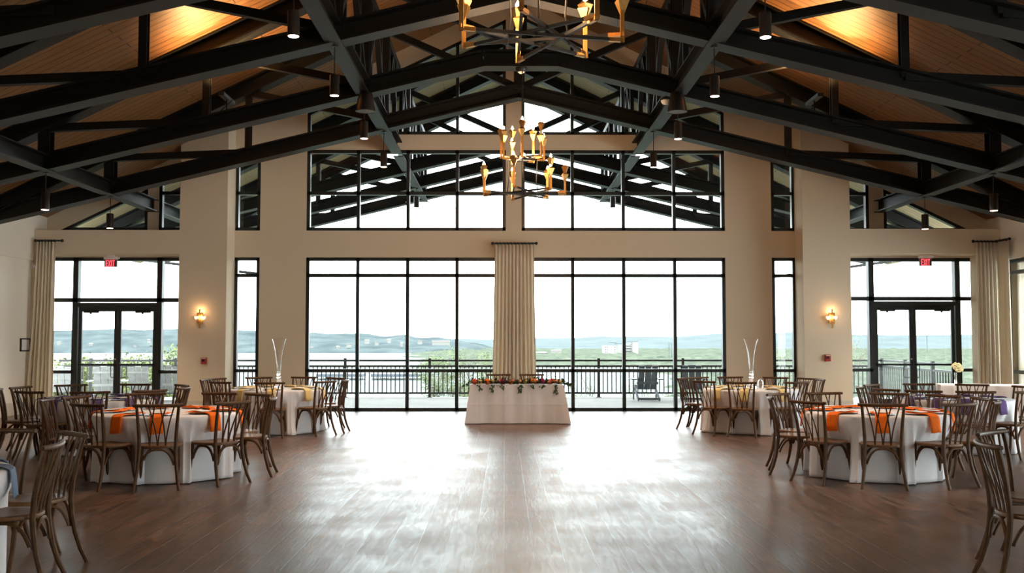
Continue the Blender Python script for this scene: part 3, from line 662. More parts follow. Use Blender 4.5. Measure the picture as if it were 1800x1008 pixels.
# one place setting of each kind, then copies
ZT = .75
charger0 = None; card0 = None; nap0 = {}
def napkin_mesh(m, R):
    path = [(R - .32, ZT + .022), (R - .20, ZT + .024), (R - .08, ZT + .022), (R - .01, ZT + .016), (R + .022, ZT - .004), (R + .032, ZT - .05), (R + .040, ZT - .12), (R + .047, ZT - .185)]
    wd = [.10, .085, .07, .07, .07, .072, .072, .074]; vs = []; fs = []
    for (r, z), w_ in zip(path, wd):
        for k in range(5): u = -1 + k / 2; vs.append((u * w_ + (.02 if z < ZT - .04 and False else 0), -r, z + .004 * math.cos(u * 3 + r * 20)))
    for j in range(len(path) - 1):
        for k in range(4): fs.append((j * 5 + k, j * 5 + k + 1, (j + 1) * 5 + k + 1, (j + 1) * 5 + k))
    mb = MB().add(vs, fs)
    # the folded peak lying across the plate
    r0 = R - .33
    mb.add([(-.15, -r0 + .02, ZT + .016), (.15, -r0 - .05, ZT + .016), (.11, -r0 - .13, ZT + .02), (-.09, -r0 - .10, ZT + .026), (0, -r0 - .03, ZT + .048)], [(0, 1, 4), (1, 2, 4), (2, 3, 4), (3, 0, 4), (0, 3, 2, 1)])
    o = mb.build('napkin', m, None, True); o.modifiers.new('s', 'SOLIDIFY').thickness = .006
    return o
def setting(cx, cy, R, deg, tname, where, colour):
    global charger0, card0
    rz = math.radians(deg) + PI / 2
    ld = 'dark round charger plate, %s of the %s' % (where, tname); lc = 'white menu card on charger, %s of the %s' % (where, tname)
    lnp = '%s napkin over the table edge, %s of the %s' % (colour if colour != 'blue' else 'slate blue', where, tname)
    if charger0 is None:
        charger0 = tag(MB().lathe([(.10, ZT + .001), (.155, ZT + .007), (.16, ZT + .012), (.15, ZT + .0125), (.10, ZT + .006)], 32, (0, -.63, 0)).build('charger_plate', M['charger'], None, True), ld, 'plate', 'dark charger plates')
        card0 = tag(MB().add([(-.07, -.70, ZT + .032), (.07, -.70, ZT + .032), (.07, -.52, ZT + .040), (-.07, -.52, ZT + .040), (-.07, -.70, ZT + .034), (.07, -.70, ZT + .034), (.07, -.52, ZT + .042), (-.07, -.52, ZT + .042)],
                             [(0, 3, 2, 1), (4, 5, 6, 7), (0, 1, 5, 4), (1, 2, 6, 5), (2, 3, 7, 6), (3, 0, 4, 7)]).build('menu_card', M['card']), lc, 'menu card', 'white menu cards')
        a, b = charger0, card0
    else:
        a, b = charger0.copy(), card0.copy(); COL.objects.link(a); COL.objects.link(b); a['label'] = ld; b['label'] = lc
    if colour not in nap0: nap0[colour] = tag(napkin_mesh(M[colour], R), lnp, 'napkin', colour + ' napkins'); c = nap0[colour]
    else: c = nap0[colour].copy(); COL.objects.link(c); c['label'] = lnp
    for o in (a, b, c): o.location = (cx, cy, 0); o.rotation_euler = (0, 0, rz)
TR = .82
TABLES = [
    ('left orange table', -3.95, 12.0, 'orange', [(5, 1.20), (48, 1.25), (78, 1.25), (121, 1.29), (163, 1.29), (192, 1.33), (247, 1.22), (283, 1.22), (322, 1.20)], None),
    ('right orange table', 4.40, 12.0, 'orange', [(29, 1.22), (63, 1.25), (100, 1.25), (133, 1.32), (170, 1.20), (214, 1.22), (253, 1.22), (295, 1.20), (328, 1.29), (356, 1.22)], None),
    ('left yellow table', -3.97, 17.8, 'yellow', [(45, 1.25), (80, 1.25), (118, 1.25), (156, 1.29), (179, 1.27), (235, 1.25), (278, 1.25), (321, 1.25), (353, 1.22)], None),
    ('right yellow table', 4.33, 17.8, 'yellow', [(5, 1.25), (27, 1.29), (56, 1.25), (93, 1.25), (126, 1.25), (150, 1.25), (217, 1.22), (249, 1.22), (294, 1.22)], None),
    ('left purple table', -5.85, 14.76, 'purple', [(0, 1.22), (44, 1.25), (87, 1.22), (130, 1.25), (171, 1.25), (203, 1.29), (247, 1.25), (287, 1.25), (322, 1.29)], None),
    ('right purple table', 6.55, 14.76, 'purple', [(13, 1.22), (54, 1.22), (91, 1.22), (134, 1.25), (173, 1.32), (203, 1.29), (229, 1.29), (259, 1.25), (291, 1.29)], None)]
rj = random.Random(11)
for ti, (tn, cx, cy, colr, chs, _) in enumerate(TABLES):
    degs = [d for d, r in chs]; hr = hours(degs)
    round_cloth(cx, cy, TR, ZT, degs, 'white floor-length cloth over the %s' % tn, ti + 1)
    for d, r in chs:
        a = math.radians(d); rc = r - .275; where = HOUR[hr[d]]
        place_chair(cx + rc * math.cos(a), cy + rc * math.sin(a), a + PI + rj.uniform(-.07, .07), 'walnut cross-back chair, %s of the %s' % (where, tn), 'chairs at the ' + tn)
        setting(cx, cy, TR, d + rj.uniform(-3, 3), tn, where, colr)
# near left table with slate blue napkins, and the chairs round the two nearest tables
round_cloth(-4.03, 6.5, TR, ZT, [14, 50, 78], 'white floor-length cloth of the nearest table, left frame edge', 9)
for (x, y, f_, lb) in ((-2.97, 6.74, 190, 'foremost walnut cross-back chair at the lower left'), (-3.18, 7.5, 227, 'walnut cross-back chair just behind the foremost one, lower left'), (-3.80, 7.80, 262, 'walnut cross-back chair behind the nearest left table, at frame edge'),
                       (-4.86, 9.40, 195, 'walnut cross-back chair barely showing at the left frame edge'),
                       (3.20, 6.72, -8, 'foremost walnut cross-back chair at the lower right'), (3.62, 7.53, -48, 'walnut cross-back chair behind the foremost one, lower right')):
    a = math.radians(f_); place_chair(x + .275 * math.cos(a), y + .275 * math.sin(a), a, lb, 'chairs at the nearest tables')
for d in (14, 50): setting(-4.03, 6.5, TR, d, 'nearest left table', 'right side' if d == 14 else 'far right side', 'blue')
# ------------------------------------------------------------------ head table
HX0, HX1, HY0, HY1 = PX(827, 19.5, 680), PX(989, 19.5, 680), 19.42, 20.18
def rect_cloth(name, x0, x1, y0, y1, zt_, label, seed, rot=0, flare=.08, loc=(0, 0, 0)):
    rnd = random.Random(seed); per = []; r = .03
    def edge(p, q, n):
        for k in range(n): t = k / n; per.append((p[0] + (q[0] - p[0]) * t, p[1] + (q[1] - p[1]) * t))
    c = [(x0, y0), (x1, y0), (x1, y1), (x0, y1)]
    for i in range(4): L = math.dist(c[i], c[(i + 1) % 4]); edge(c[i], c[(i + 1) % 4], max(8, int(L / .025)))
    n = len(per); mx_, my_ = (x0 + x1) / 2, (y0 + y1) / 2; rows = 40; vs = []; fs = []
    ph = [rnd.uniform(0, 6.28) for _ in range(4)]; s = 0
    lens = [0]
    for k in range(1, n): lens.append(lens[-1] + math.dist(per[k], per[k - 1]))
    nrm = []
    for k, (x, y) in enumerate(per):
        ex = (abs(abs(x - mx_) - (x1 - x0) / 2) < 1e-4) * math.copysign(1, x - mx_); ey = (abs(abs(y - my_) - (y1 - y0) / 2) < 1e-4) * math.copysign(1, y - my_)
        # blend near the corners
        dx = (x1 - x0) / 2 - abs(x - mx_); dy = (y1 - y0) / 2 - abs(y - my_)
        wx = math.exp(-dx / .07); wy = math.exp(-dy / .07); nrm.append((wx * math.copysign(1, x - mx_), wy * math.copysign(1, y - my_)))
    for row in range(-2, rows + 1):
        t = max(0, row) / rows
        for k, (x, y) in enumerate(per):
            if row == -2: vs.append((mx_ + (x - mx_) * .9, my_ + (y - my_) * .9, zt_)); continue
            if row == -1: vs.append((x, y, zt_ - .003)); continue
            L = lens[k]; wv = .4 * math.sin(L * 11 + ph[0]) + .4 * math.sin(L * 5.3 + ph[1]) + .35 * math.sin(L * 23 + ph[2])
            corner = math.exp(-(min(abs(abs(x - mx_) - (x1 - x0) / 2) + abs(abs(y - my_) - (y1 - y0) / 2), 9) / .14) ** 2)
            off = .006 + t * (flare * (.35 + 1.0 * corner)) + .03 * t ** .5 * wv + (.010 * t ** .3 * max(math.exp(-((L % .46) - .2) ** 2 / .00012), 0)) + (.005 if abs(t - .5) < .013 else 0)
            vs.append((x + nrm[k][0] * off, y + nrm[k][1] * off, zt_ - .012 - (zt_ - .02) * t))
    fs.append(tuple(range(n)))
    for j in range(rows + 2):
        for k in range(n): fs.append((j * n + k, j * n + (k + 1) % n, (j + 1) * n + (k + 1) % n, (j + 1) * n + k))
    o = MB().add(vs, fs).build(name, M['linen'], None, True, loc); o.rotation_euler = (0, 0, rot); o.modifiers.new('s', 'SOLIDIFY').thickness = .004
    return tag(o, label, 'tablecloth')
rect_cloth('tablecloth', HX0, HX1, HY0, HY1, .75, 'white floor-length cloth over the rectangular head table at centre', 21)
place_chair(PX(876, 20.4, 660), 20.42 - .275 + .1, -PI / 2, 'walnut chair behind the head table, left of the pair', 'head table chairs')
place_chair(PX(934.5, 20.4, 660), 20.42 - .275 + .1, -PI / 2, 'walnut chair behind the head table, right of the pair', 'head table chairs')
# garland along the front edge
gr = thing('flower_garland', 'leafy garland with coral, orange and magenta flowers on the head table', 'garland', (0, 0, 0))
rg = random.Random(5); gm = MB()
def leaf(mb, p, d, up, L, W):
    p, d, up = Vector(p), Vector(d).normalized(), Vector(up); s_ = d.cross(up)
    s_ = s_.normalized() if s_.length > .01 else d.orthogonal().normalized()
    b = len(mb.v); u2 = s_.cross(d)
    mb.add([p, p + d * L * .35 + s_ * W + u2 * .15 * W, p + d * L * .7 + s_ * W * .8, p + d * L, p + d * L * .7 - s_ * W * .8, p + d * L * .35 - s_ * W + u2 * .15 * W, p + d * L * .5 - u2 * .25 * W], [(0, 1, 6), (1, 2, 6), (2, 3, 6), (3, 4, 6), (4, 5, 6), (5, 0, 6)])
W0, W1 = HX0 + .0, HX1 + .02
def garl_z(u): return .775
for k in range(900):
    u = rg.random(); x = W0 + (W1 - W0) * u; y = HY0 + .10 + rg.gauss(0, .045)
    leaf(gm, (x, y, .765 + abs(rg.gauss(0, .028))), (rg.uniform(-1, 1), rg.uniform(-1, .6), rg.uniform(-.15, .55)), (0, 0, 1), rg.uniform(.06, .10), rg.uniform(.016, .026))
# hanging tendrils and sprigs past the ends
for x0, n_, ln, sd in ((W0 + .01, 12, .10, -1), (W0 + .17, 9, .09, 0), (W0 + .42, 12, .13, 0), (W0 + .62, 7, .08, 0), (W0 + .95, 18, .14, 0), (W0 + 1.18, 6, .05, 0), (W1 - .42, 7, .06, 0), (W1 - .16, 20, .17, 0), (W1, 26, .05, 1)):
    for k in range(n_):
        t = (k + 1) / n_
        leaf(gm, (x0 + sd * t * .13 + rg.gauss(0, .018), HY0 - .02 - .01 * t - (.02 if sd == 0 else -.05), .765 - (ln * t if sd == 0 else ln * t * .5)), (rg.uniform(-.6, .6) + sd * .7, rg.uniform(-.5, .1), -.7 if sd == 0 else rg.uniform(-.5, .4)), (0, -1, .3), rg.uniform(.04, .07), rg.uniform(.011, .017))
gm.build('foliage', M['green'], gr)
gm2 = MB().tube([(W0 + (W1 - W0) * k / 30, HY0 + .1 + .015 * math.sin(k), .772 + .006 * math.sin(k * 1.7)) for k in range(31)], .012, 6); gm2.build('stem', M['green'], gr, True)
fl_proto = {}
def flower(px, py, colr, r=.042):
    x, z = P(px, py, HY0 + .06)
    m = MB(); rf = random.Random(int(px * 7))
    for ring, (n_, rr, zz, pr) in enumerate(((8, .9, .0, .5), (7, .65, .3, .45), (5, .38, .5, .4), (1, 0, .62, .4))):
        for k in range(n_):
            a = 2 * PI * k / n_ + ring * .5; c = Vector((math.cos(a) * rr, math.sin(a) * rr, zz)) * r
            m.lathe([(pr * r * .4, -.25 * r), (pr * r, 0), (pr * r * .9, .22 * r), (pr * r * .3, .34 * r)], 8, c)
    o = m.build('flower', M['fl_' + colr], gr, True, (x, HY0 + .05, z)); o.rotation_euler = (PI / 2 * .75, rf.uniform(-.4, .4), 0)
for a in ((834.5, 671.5, 'coral', .045), (843.5, 672, 'cream', .036), (856.5, 671.5, 'orange', .046), (866, 670, 'cream', .028), (876.5, 670.5, 'pink', .03), (884, 671.5, 'magenta', .048), (897.5, 672.5, 'orange', .034), (901.5, 669.5, 'pink', .03),
          (913.5, 670.5, 'peach', .026), (924, 671.5, 'cream', .034), (935, 670, 'orange', .034), (940, 670.5, 'orange', .04), (952.5, 670.5, 'magenta', .044), (966.5, 671.5, 'pink', .042), (971.5, 669.5, 'coral', .032), (977, 670.5, 'peach', .036), (986, 672, 'cream', .03)): flower(*a)
# ------------------------------------------------------------------ vases, cloche, flower, tea light
def vase(cx, cy, label):
    root = thing('tall_glass_vase', label, 'vase', (cx, cy, ZT), 0, 'tall trumpet vases')
    H = (687 - 603) / FPX * 17.8 * .92 + .0
    pr = [(.0, .004), (.095, .004), (.10, .010), (.085, .05), (.045, .13), (.030, .17), (.042, .185), (.042, .205), (.028, .22), (.040, .24), (.036, .27), (.042, .42), (.062, .62), (.098, .79), (.124, .865), (.121, .866), (.0955, .79), (.0595, .62), (.0395, .42), (.033, .30), (0, .29)]
    vs = MB(); vs.lathe([(max(r, .0005), z) for r, z in pr], 32); vs.build('vase_body', M['glass'], root, True)
vase(-3.93, 17.75, 'tall clear glass trumpet vase on the left yellow table')
vase(4.33, 17.75, 'tall clear glass trumpet vase on the right yellow table')
x_, z_ = P(1337, 678, 17.95)
cl = MB(); cl.lathe([(.045, 0), (.050, .01), (.050, .10), (.038, .135), (.012, .150), (.012, .165), (.004, .17), (.0005, .16), (.009, .145), (.034, .131), (.046, .1), (.046, .01)], 24)
tag(cl.build('glass_cloche', M['glass'], None, True, (x_, 17.95, ZT + .001)), 'small clear glass dome beside the vase on the right yellow table', 'glass dome')
x_, z_ = P(270, 718, 12.35)
tl = thing('tea_light_holder', 'small glass tea light holder in the middle of the left orange table', 'candle holder', (x_, 12.35, ZT))
MB().lathe([(.025, 0), (.035, .02), (.038, .06), (.034, .06), (.030, .02), (.0005, .012)], 20).build('glass_cup', M['glass'], tl, True)
MB().lathe([(.0005, .014), (.018, .014), (.018, .028), (.0005, .028)], 14).build('candle', M['card'], tl, True)
# long white table at the right and its bloom
LTX, LTY = PX(1655, 18.75, 676), 18.75
LA = -.30
rect_cloth('tablecloth', 0, 3.3, 0, .76, .77, 'white cloth over the long table in front of the right corner curtains', 31, LA, .05, (LTX, LTY, 0))
x_, z_ = P(1680, 672, 19.0)
bl = thing('flower_vase', 'single cream hydrangea in a slim glass on the long white table', 'flower', (x_, 19.0, .77))
MB().lathe([(.022, 0), (.026, .01), (.02, .12), (.026, .22), (.023, .22), (.017, .12), (.0005, .015)], 18).build('glass_vase', M['glass'], bl, True)
MB().tube([(0, 0, .02), (.01, 0, .15), (.03, 0, .26)], .005, 6).build('stem', M['stem'], bl, True)
hb = MB(); rh = random.Random(3)
for k in range(150):
    z = rh.uniform(-1, 1); a = rh.uniform(0, 2 * PI); q = math.sqrt(1 - z * z); rr = .088 * rh.uniform(.86, 1.05)
    c = Vector((q * math.cos(a) * rr + (.03 if z < 0 else -.01), q * math.sin(a) * rr, z * rr * 1.0)); s_ = .017
    hb.lathe([(s_ * .3, -s_ * .5), (s_, 0), (s_ * .3, s_ * .5)], 5, c)
hb.build('bloom', M['hydrangea'], bl, True, (.035, 0, .315))

# ================================================================== OUTSIDE: deck and railing
struct(MB().box(-16, 10.95, D + .15, 29.2, -.3, -.02).build('terrace_deck', M['deck']))
def baluster_run(label, p0, p1, posts, n, stuff_after=100):
    root = thing('deck_railing', label, 'railing'); p0, p1 = Vector((*p0, 0)), Vector((*p1, 0)); d = (p1 - p0)
    for z, h in ((1.025, .035), (.865, .04), (.10, .035)):
        MB().beam(p0 + Vector((0, 0, z)), p1 + Vector((0, 0, z)), .055, h + .015).build('rail', M['blackmetal'], root)
    for t in posts:
        q = p0 + d * t; MB().beam(q + Vector((0, 0, -.02)), q + Vector((0, 0, 1.09)), .075, .075, (0, 1, 0)).box(q.x - .07, q.x + .07, q.y - .07, q.y + .07, -.02, -.005).build('post', M['blackmetal'], root)
    ba = None; rest = MB()
    for k in range(n):
        q = p0 + d * ((k + .5) / n)
        if k >= stuff_after: rest.beam(q + Vector((0, 0, .1)), q + Vector((0, 0, .865)), .028, .028, (0, 1, 0)); continue
        if ba is None: ba = MB().beam((0, 0, .1), (0, 0, .865), .028, .028, (0, 1, 0)).build('baluster', M['blackmetal'], root); b = ba
        else: b = ba.copy(); COL.objects.link(b); b.parent = root
        b.location = q
    if rest.v: rest.build('balusters', M['blackmetal'], root)['kind'] = 'stuff'
YR = 29.0
pxs = lambda v: PX(v, YR, 640)
step = 2.41
xr0 = pxs(607)
c0 = xr0 + 2 * step
baluster_run('black deck railing outside, left of the centre curtain', (c0, YR), (c0 - 5 * step - .9, YR), [k * step / (5 * step + .9) for k in range(0, 6)], int((5 * step + .9) / .123))
xe = pxs(1550)
baluster_run('black deck railing outside, right of the centre curtain', (c0, YR), (xe, YR), [k * step / (xe - c0) for k in range(1, 5) if k * step < xe - c0] + [1.0], int((xe - c0) / .123))
baluster_run('black deck railing outside, running back along the right deck edge', (xe, YR), (xe - .45, D + .4), [.38, .76], 30)
# Adirondack chairs looking out over the lake
M['adiron_shade'] = noisy(mat('shaded_resin_chair', (.085, .10, .125), .5), 8, .15)  # copy of the grey chair resin with porch shade put into its colour
def adirondack(am):
    root = thing('adirondack_chair', 'x', 'outdoor chair')
    for k in range(3):
        x = (k - 1) * .168
        m = MB(); tb = [(-.08, .30), (-.30, .62), (-.43, .96 - .02 * abs(k - 1))]
        for (ya, za), (yb, zb) in zip(tb, tb[1:]): m.beam((x * 1.0, ya, za), (x * 1.06, yb, zb), .155, .022, (0, 1, .6))
        m.build('back_slat', am, root)
    MB().beam((-.29, -.235, .47), (.29, -.235, .47), .03, .07).beam((-.27, -.405, .80), (.27, -.405, .80), .03, .05).build('back_brace', am, root)
    m = MB()
    for k in range(5): m.box(-.27, .27, -.1 + k * .1, -.015 + k * .1, .30 + .02 * k, .32 + .02 * k)
    m.build('seat', am, root)
    for s in (-1, 1):
        MB().box(s * .36 - .07, s * .36 + .07, -.34, .40, .56, .585).build('armrest', am, root)
        MB().box(s * .31 - .015, s * .31 + .015, .28, .38, 0, .56).build('front_leg', am, root)
        MB().beam((s * .28, .38, .36), (s * .28, -.50, .03), .03, .10).build('rear_leg', am, root)
    MB().beam((-.3, -.50, .06), (.3, -.50, .06), .03, .06).build('rear_stretcher', am, root)
    return root
ad0 = adirondack(M['adiron_shade']); ad1 = adirondack(M['adiron'])
spots = [(1136, 27.55, .0, 'shade-toned grey Adirondack chair on the deck seen behind the right centre window'), (1216, 27.6, -.18, 'shade-toned grey Adirondack chair on the deck, behind the right yellow table chairs'),
         (111, 26.4, .25, 'grey Adirondack chair outside left sidelight, beside the curtain'), (187, 26.4, .22, 'grey Adirondack chair outside the left leaf of the left doors'),
         (249, 26.4, .12, 'grey Adirondack chair outside the right leaf of the left doors'), (299, 26.6, .22, 'grey Adirondack chair outside the sidelight next to the left column')]
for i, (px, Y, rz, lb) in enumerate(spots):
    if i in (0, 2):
        o = ad0 if i == 0 else ad1; o['label'] = lb; o['group'] = 'shade-toned deck chairs' if i == 0 else 'grey deck chairs'; o.location = (PX(px, Y, 650), Y, -.02); o.rotation_euler = (0, 0, rz)
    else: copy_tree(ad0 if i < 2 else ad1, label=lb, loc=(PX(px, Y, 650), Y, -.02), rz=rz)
# low table left of the adirondacks / slim porch bars seen under the eaves
for s, (pa, ya_, pb, yb_), lb in ((-1, (246, 457, 452, 481.5), 'left'), (1, (1566, 460, 1362, 487), 'right')):
    A = P(pa, ya_, 27.0); B = P(pb, yb_, 26.0)
    tb_ = MB().beam((A[0] - XC, 27.0 - OY[2], A[1]), (B[0] - XC, 26.0 - OY[2], B[1]), .05, .07).build('tail_brace', M['steel'], porch[2])

# ================================================================== OUTSIDE: lake, land, hills
ZL = -15.0
struct(MB().add([(-900, 34, ZL), (900, 34, ZL), (2600, 2600, ZL), (-2600, 2600, ZL)], [(0, 1, 2, 3)]).build('lake_water', M['water']))
def hn(x, y, s=1.0, seed=0):
    from mathutils import noise
    return noise.fractal(Vector((x * s, y * s, seed)), 1.0, 2.0, 5)
def ridge(name, label, prof, Yc, depth_f, depth_b, m, amp, seed, zbase=ZL - 1, nx=150):
    """prof: crest (pixel x, pixel y) seen at distance Yc"""
    pts = [P(px, py, Yc) for px, py in prof]; x0, x1 = pts[0][0], pts[-1][0]; vs = []; fs = []; ny = 22
    def crest(x):
        for (xa, za), (xb, zb) in zip(pts, pts[1:]):
            if xa <= x <= xb: t = (x - xa) / (xb - xa); t = t * t * (3 - 2 * t); return za + (zb - za) * t
        return pts[-1][1]
    for j in range(ny + 1):
        t = j / ny
        for i in range(nx + 1):
            x = x0 + (x1 - x0) * i / nx; zc = crest(x)
            if t < .75: q = t / .75; y = Yc - depth_f * (1 - q); z = zbase + (zc - zbase) * (q ** .8)
            else: q = (t - .75) / .25; y = Yc + depth_b * q; z = zc + (zbase - zc) * q
            z += amp * hn(x, y, .02, seed) * (0.35 + .65 * min(1, t * 2)) * (1 if t < .74 else .5)
            vs.append((x, y + 12 * hn(x, y, .01, seed + 3), z))
    for j in range(ny):
        for i in range(nx): a = j * (nx + 1) + i; fs.append((a, a + 1, a + nx + 2, a + nx + 1))
    o = MB().add(vs, fs).build(name, m, None, True); struct(o); o['label'] = label; return o
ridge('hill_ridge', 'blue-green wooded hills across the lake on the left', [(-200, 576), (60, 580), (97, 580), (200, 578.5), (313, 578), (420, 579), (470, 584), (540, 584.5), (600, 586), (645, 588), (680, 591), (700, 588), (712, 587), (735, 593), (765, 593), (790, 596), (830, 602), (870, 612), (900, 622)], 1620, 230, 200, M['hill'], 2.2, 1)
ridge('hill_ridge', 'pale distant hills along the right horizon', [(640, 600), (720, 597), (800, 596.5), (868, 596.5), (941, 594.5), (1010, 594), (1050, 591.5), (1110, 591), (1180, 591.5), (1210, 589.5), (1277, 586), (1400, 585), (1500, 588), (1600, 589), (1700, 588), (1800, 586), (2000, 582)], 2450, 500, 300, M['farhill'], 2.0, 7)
# low wooded land to the right of the lake
vs = []; fs = []; NX, NY = 230, 90
for j in range(NY + 1):
    Y = 230 * (1560 / 230) ** (j / NY)
    for i in range(NX + 1):
        px = 640 + (1960 - 640) * i / NX; X = (px - 886) / FPX * Y
        sh = 1.0 if Y > 640 else (1 if px > 1120 else 0)
        e1 = 1 / (1 + math.exp(-(px - 745 - 40 * hn(0, Y, .01, 2)) / 14)) if Y > 560 else 0
        e2 = 1 / (1 + math.exp(-(px - 1180 - 60 * hn(0, Y, .008, 5)) / 22))
        e = max(e1 * (1 / (1 + math.exp(-(Y - 640) / 15))), e2)
        lump = abs(hn(X, Y, .045, 9)) * 3.0 + hn(X, Y, .15, 4) * 1.0
        vs.append((X, Y, ZL - 1.2 + e * (2.0 + lump + 3.5 * max(0, (Y - 900) / 660))))
for j in range(NY):
    for i in range(NX): a = j * (NX + 1) + i; fs.append((a, a + 1, a + NX + 2, a + NX + 1))
wo = MB().add(vs, fs).build('scrub_woodland', M['wood'], None, True); tag(wo, 'green scrub woodland stretching below the right hills', 'woodland', kind='stuff')
# ground falling away below the deck
vs = []; fs = []
for j in range(13):
    for i in range(61):
        X = -60 + 2.5 * i; Y = 29.3 + j * j * .9
        vs.append((X, Y, -1.5 - 13.8 * (j / 12) ** .8 + .5 * hn(X, Y, .15, 6)))
for j in range(12):
    for i in range(60): a = j * 61 + i; fs.append((a, a + 1, a + 62, a + 61))
struct(MB().add(vs, fs).build('hillside_ground', M['wood'], None, True))
# houses on the far hill
rh = random.Random(8); house0 = None
def house(px, py, Y, wd, dp, ht, label, group):
    global house0
    x, z = P(px, py, Y)
    root = thing('lakeside_house', label, 'house', (x, Y, z), rh.uniform(-.4, .4), group)
    MB().box(-wd / 2, wd / 2, -dp / 2, dp / 2, -3, ht).build('house_wall', M['house'], root)
    MB().add([(-wd / 2 - .5, -dp / 2 - .5, ht), (wd / 2 + .5, -dp / 2 - .5, ht), (wd / 2 + .5, dp / 2 + .5, ht), (-wd / 2 - .5, dp / 2 + .5, ht), (-wd / 2, 0, ht * 1.5), (wd / 2, 0, ht * 1.5)],
             [(0, 1, 5, 4), (2, 3, 4, 5), (0, 4, 3), (1, 2, 5), (0, 3, 2, 1)]).build('roof', M['roof'] if rh.random() < .4 else M['house'], root)
ORD = ['first', 'second', 'third', 'fourth', 'fifth', 'sixth', 'seventh', 'eighth', 'ninth', 'tenth', 'eleventh', 'twelfth', 'thirteenth', 'fourteenth']
for k, (px, py) in enumerate([(104, 605), (140, 603), (160, 607), (238, 611), (262, 600), (548, 613), (570, 619), (594, 612), (613, 608), (645, 601), (662, 604), (684, 600), (706, 606), (738, 602)]):
    house(px, py, 1440, rh.uniform(3, 6), 4, rh.uniform(1.4, 2.2), 'tiny pale hillside house across the lake, %s from the left' % ORD[k], 'tiny houses across the lake')
for px, py, wd, lb in ((775, 603.5, 24, 'long pale terrace of buildings on the hill crest across the lake'), (950, 624, 14, 'low pale building by the shore just right of the centre curtain'), (978, 620, 11, 'small pale house among trees right of the centre curtain'), (965, 629, 26, 'long low white roofline near the water right of the centre curtain')):
    house(px, py, 1150 if px > 800 else 1420, wd, 6, 2.2, lb, 'lakeside buildings')
# the apartment block
bx, bz_ = P(1060, 623, 1150)
bd = thing('apartment_building', 'white stepped apartment building beyond the deck railing, right windows', 'building', (bx, 1150, bz_))
u = 1150 / FPX
MB().box(0, 23 * u, 0, 12, -4, 15 * u).box(23 * u, 34 * u, 4, 12, -4, 17 * u).box(40 * u, 52 * u, 3, 14, -4, 18 * u).box(52 * u, 62 * u, 0, 12, -4, 21 * u).build('building_wall', M['block'], bd)
MB().box(12 * u, 24 * u, -1, 13, 20 * u, 20.8 * u).box(45 * u, 62 * u, -1, 13, 22 * u, 22.8 * u).box(23 * u, 40 * u, 3, 13, 18 * u, 18.6 * u).build('roof', M['roof'], bd)
MB().box(34 * u, 50 * u, 1, 3, 0, .8 * u).box(34 * u, 50 * u, 1, 3, 5 * u, 5.8 * u).box(34 * u, 50 * u, 1, 3, 10 * u, 10.8 * u).box(34 * u, 50 * u, 2, 4, 14 * u, 14.8 * u).build('balcony', M['dock'], bd)
wp = None
for r_ in range(3):
    for cxx in (7, 20, 23.6 if False else 4):
        m = MB().box(cxx * u, (cxx + 1.4) * u, -.15, .1, (2.5 + r_ * 4.4) * u, (4.4 + r_ * 4.4) * u).build('window', M['darkglass'], bd)
for k, (px, y0_, y1_) in enumerate(((1176, 602, 618), (1180, 604, 618), (1629.5, 586, 606))):
    x, z0_ = P(px, y1_, 900); _, z1_ = P(px, y0_, 900)
    tag(MB().beam((x, 900, z0_ - 6), (x, 900, z1_), .5, .5, (0, 1, 0)).build('utility_mast', M['dock']), ['taller of two dark masts above the woodland, right windows', 'shorter of two dark masts above the woodland, right windows', 'single dark mast above the woodland beyond the right doors'][k], 'mast')
# floating docks
for k, (pa, pb, py, lb) in enumerate(((560, 640, 668, 'left'), (655, 712, 668, 'middle'), (716, 765, 667, 'right'))):
    x0, z0_ = P(pa, py, 440); x1, _ = P(pb, py, 440); root = thing('floating_dock', '%s blue-roofed floating boat dock on the lake behind the railing' % lb, 'dock', ((x0 + x1) / 2, 440, ZL), 0, 'boat docks')
    hw = (x1 - x0) / 2
    MB().box(-hw, hw, -6, 6, 1.3, 2.5).build('dock_roof', M['dock'], root)
    MB().box(-hw, hw, -3, 3, .1, .4).build('dock_deck', M['house'], root)
    m = MB()
    for i in range(9): xx = -hw + .3 + i * (2 * hw - .6) / 8; m.box(xx - .1, xx + .1, -2.9, -2.7, .3, 1.7)
    m.build('dock_posts', M['dock'], root)
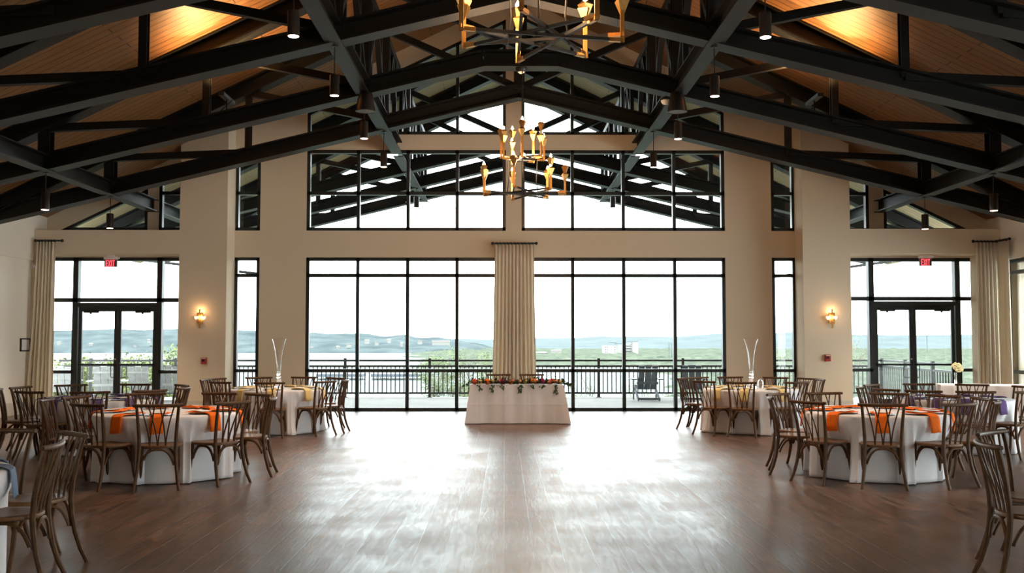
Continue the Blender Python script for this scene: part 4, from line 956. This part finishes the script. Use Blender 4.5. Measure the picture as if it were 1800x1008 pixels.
# ------------------------------------------------------------------ trees below the deck
def tree(cx, cy, zb, ztop, rad, label, leafm, seed, nleaf=1800, ls=.09, sparse=False):
    rt = random.Random(seed); root = thing('broadleaf_tree', label, 'tree', (cx, cy, zb)); H = ztop - zb; wood = MB(); lf = MB(); tips = []
    def branch(p, d, L, r, lev):
        pts = [p]; q = Vector(p); dd = Vector(d).normalized(); n = 4
        for k in range(n):
            dd = (dd + Vector((rt.gauss(0, .16), rt.gauss(0, .16), rt.gauss(.04, .1)))).normalized(); q = q + dd * L / n; pts.append(tuple(q))
            if lev >= 1: tips.append(q.copy())
        wood.tube(pts, [r * (1 - .5 * k / n) for k in range(n + 1)], 5, cap=False)
        if lev < 3:
            for k in range(4 if lev < 2 else 3):
                b = Vector(pts[rt.randint(2, n)]); a = rt.uniform(0, 2 * PI); sp = rt.uniform(.5, 1.0)
                nd = (dd + Vector((math.cos(a) * sp, math.sin(a) * sp, rt.uniform(-.2, .35)))).normalized(); branch(b, nd, L * rt.uniform(.5, .72), r * .5, lev + 1)
    for k in range(3): branch((rt.gauss(0, .2), rt.gauss(0, .2), 0), (rt.gauss(0, .45), rt.gauss(0, .45), 1), H * .52, H * .018, 0)
    mxr = max(math.hypot(t.x, t.y) for t in tips); mxz = max(t.z for t in tips); sx, sz = rad / mxr, H / mxz
    wood.v = [(x * sx, y * sx, z * sz) for x, y, z in wood.v]; wood.build('trunk', M['bark'], root, True)
    tips = [t for t in tips if t.z * sz > H * (.5 if not sparse else .3)]
    if not sparse:
        cc = []
        for k in range(26):
            a = rt.uniform(0, 2 * PI); q = rt.random() ** .5; zz = 1 - .34 * rt.random() - .10 * q
            cc.append(Vector((math.cos(a) * q * mxr, math.sin(a) * q * mxr, zz * mxz * .985)))
        tips = cc
    for k in range(nleaf):
        t = rt.choice(tips); j = ls * (1.9 if not sparse else 1.3)
        p = Vector((t.x * sx + rt.gauss(0, j), t.y * sx + rt.gauss(0, j), t.z * sz + rt.gauss(0, j * .8)))
        d = Vector((rt.uniform(-1, 1), rt.uniform(-1, 1), rt.uniform(-.6, .6))).normalized(); s_ = d.orthogonal().normalized(); L = ls * rt.uniform(.6, 1.2)
        lf.add([p, p + d * L * .5 + s_ * L * .28, p + d * L, p + d * L * .5 - s_ * L * .28], [(0, 1, 2, 3)])
    lf.build('foliage', leafm, root)
def tpx(px, Y): return PX(px, Y, 630)
for px, py, Y, rad, lb, sd in ((95, 632, 38, 1.6, 'leafy tree behind the left curtain edge beyond the railing', 1), (152, 622, 37, 1.5, 'leafy yellow-green tree outside the left leaf of left doors', 2), (180, 613, 40, 2.2, 'tallest leafy tree beyond the railing in the left doors', 3),
                               (225, 615, 38, 1.9, 'leafy tree beyond the railing, right leaf of left doors', 4), (262, 624, 36, 1.5, 'low leafy tree beyond the railing beside the left door post', 5), (305, 613, 37, 1.4, 'leafy tree outside the sidelight by the left column', 6)):
    tree(tpx(px, Y), Y, -5.5, PZ(py, Y), rad, lb, M['leaf'], sd, 6000, .13)
tree(tpx(770, 39), 39, -5, PZ(613, 39), 1.1, 'thin pale tree left of the centre curtain beyond the railing', M['leaf2'], 11, 3500, .08)
tree(tpx(815, 40), 40, -5, PZ(602, 40), 1.6, 'wide airy pale tree just left of the centre curtain', M['leaf2'], 12, 4500, .08)
tree(tpx(852, 40), 40.5, -5, PZ(600, 40), 1.5, 'airy pale tree partly behind the centre curtain', M['leaf2'], 13, 4000, .08)
tree(tpx(1500, 37), 37, -5, PZ(576, 37), 2.0, 'sparse bare-branched tree outside the right doors', M['leaf2'], 14, 1600, .07, True)
tree(tpx(1390, 38), 38, -5, PZ(583, 38), 1.1, 'sparse tree in the narrow window left of the right column', M['leaf2'], 15, 1300, .07, True)
for k, (px, py, rad) in enumerate(((965, 657, 1.2), (1010, 660, 1.2), (1055, 657, 1.3), (1100, 661, 1.2), (1145, 658, 1.2), (1195, 660, 1.3), (1245, 657, 1.2))):
    tree(tpx(px, 36), 36 + (k % 3), -4.5, PZ(py, 36), rad, 'low scrubby tree just below the right deck railing, number %s from the curtain' % ['one', 'two', 'three', 'four', 'five', 'six', 'seven'][k], M['leaf'], 30 + k, 900, .07, True)
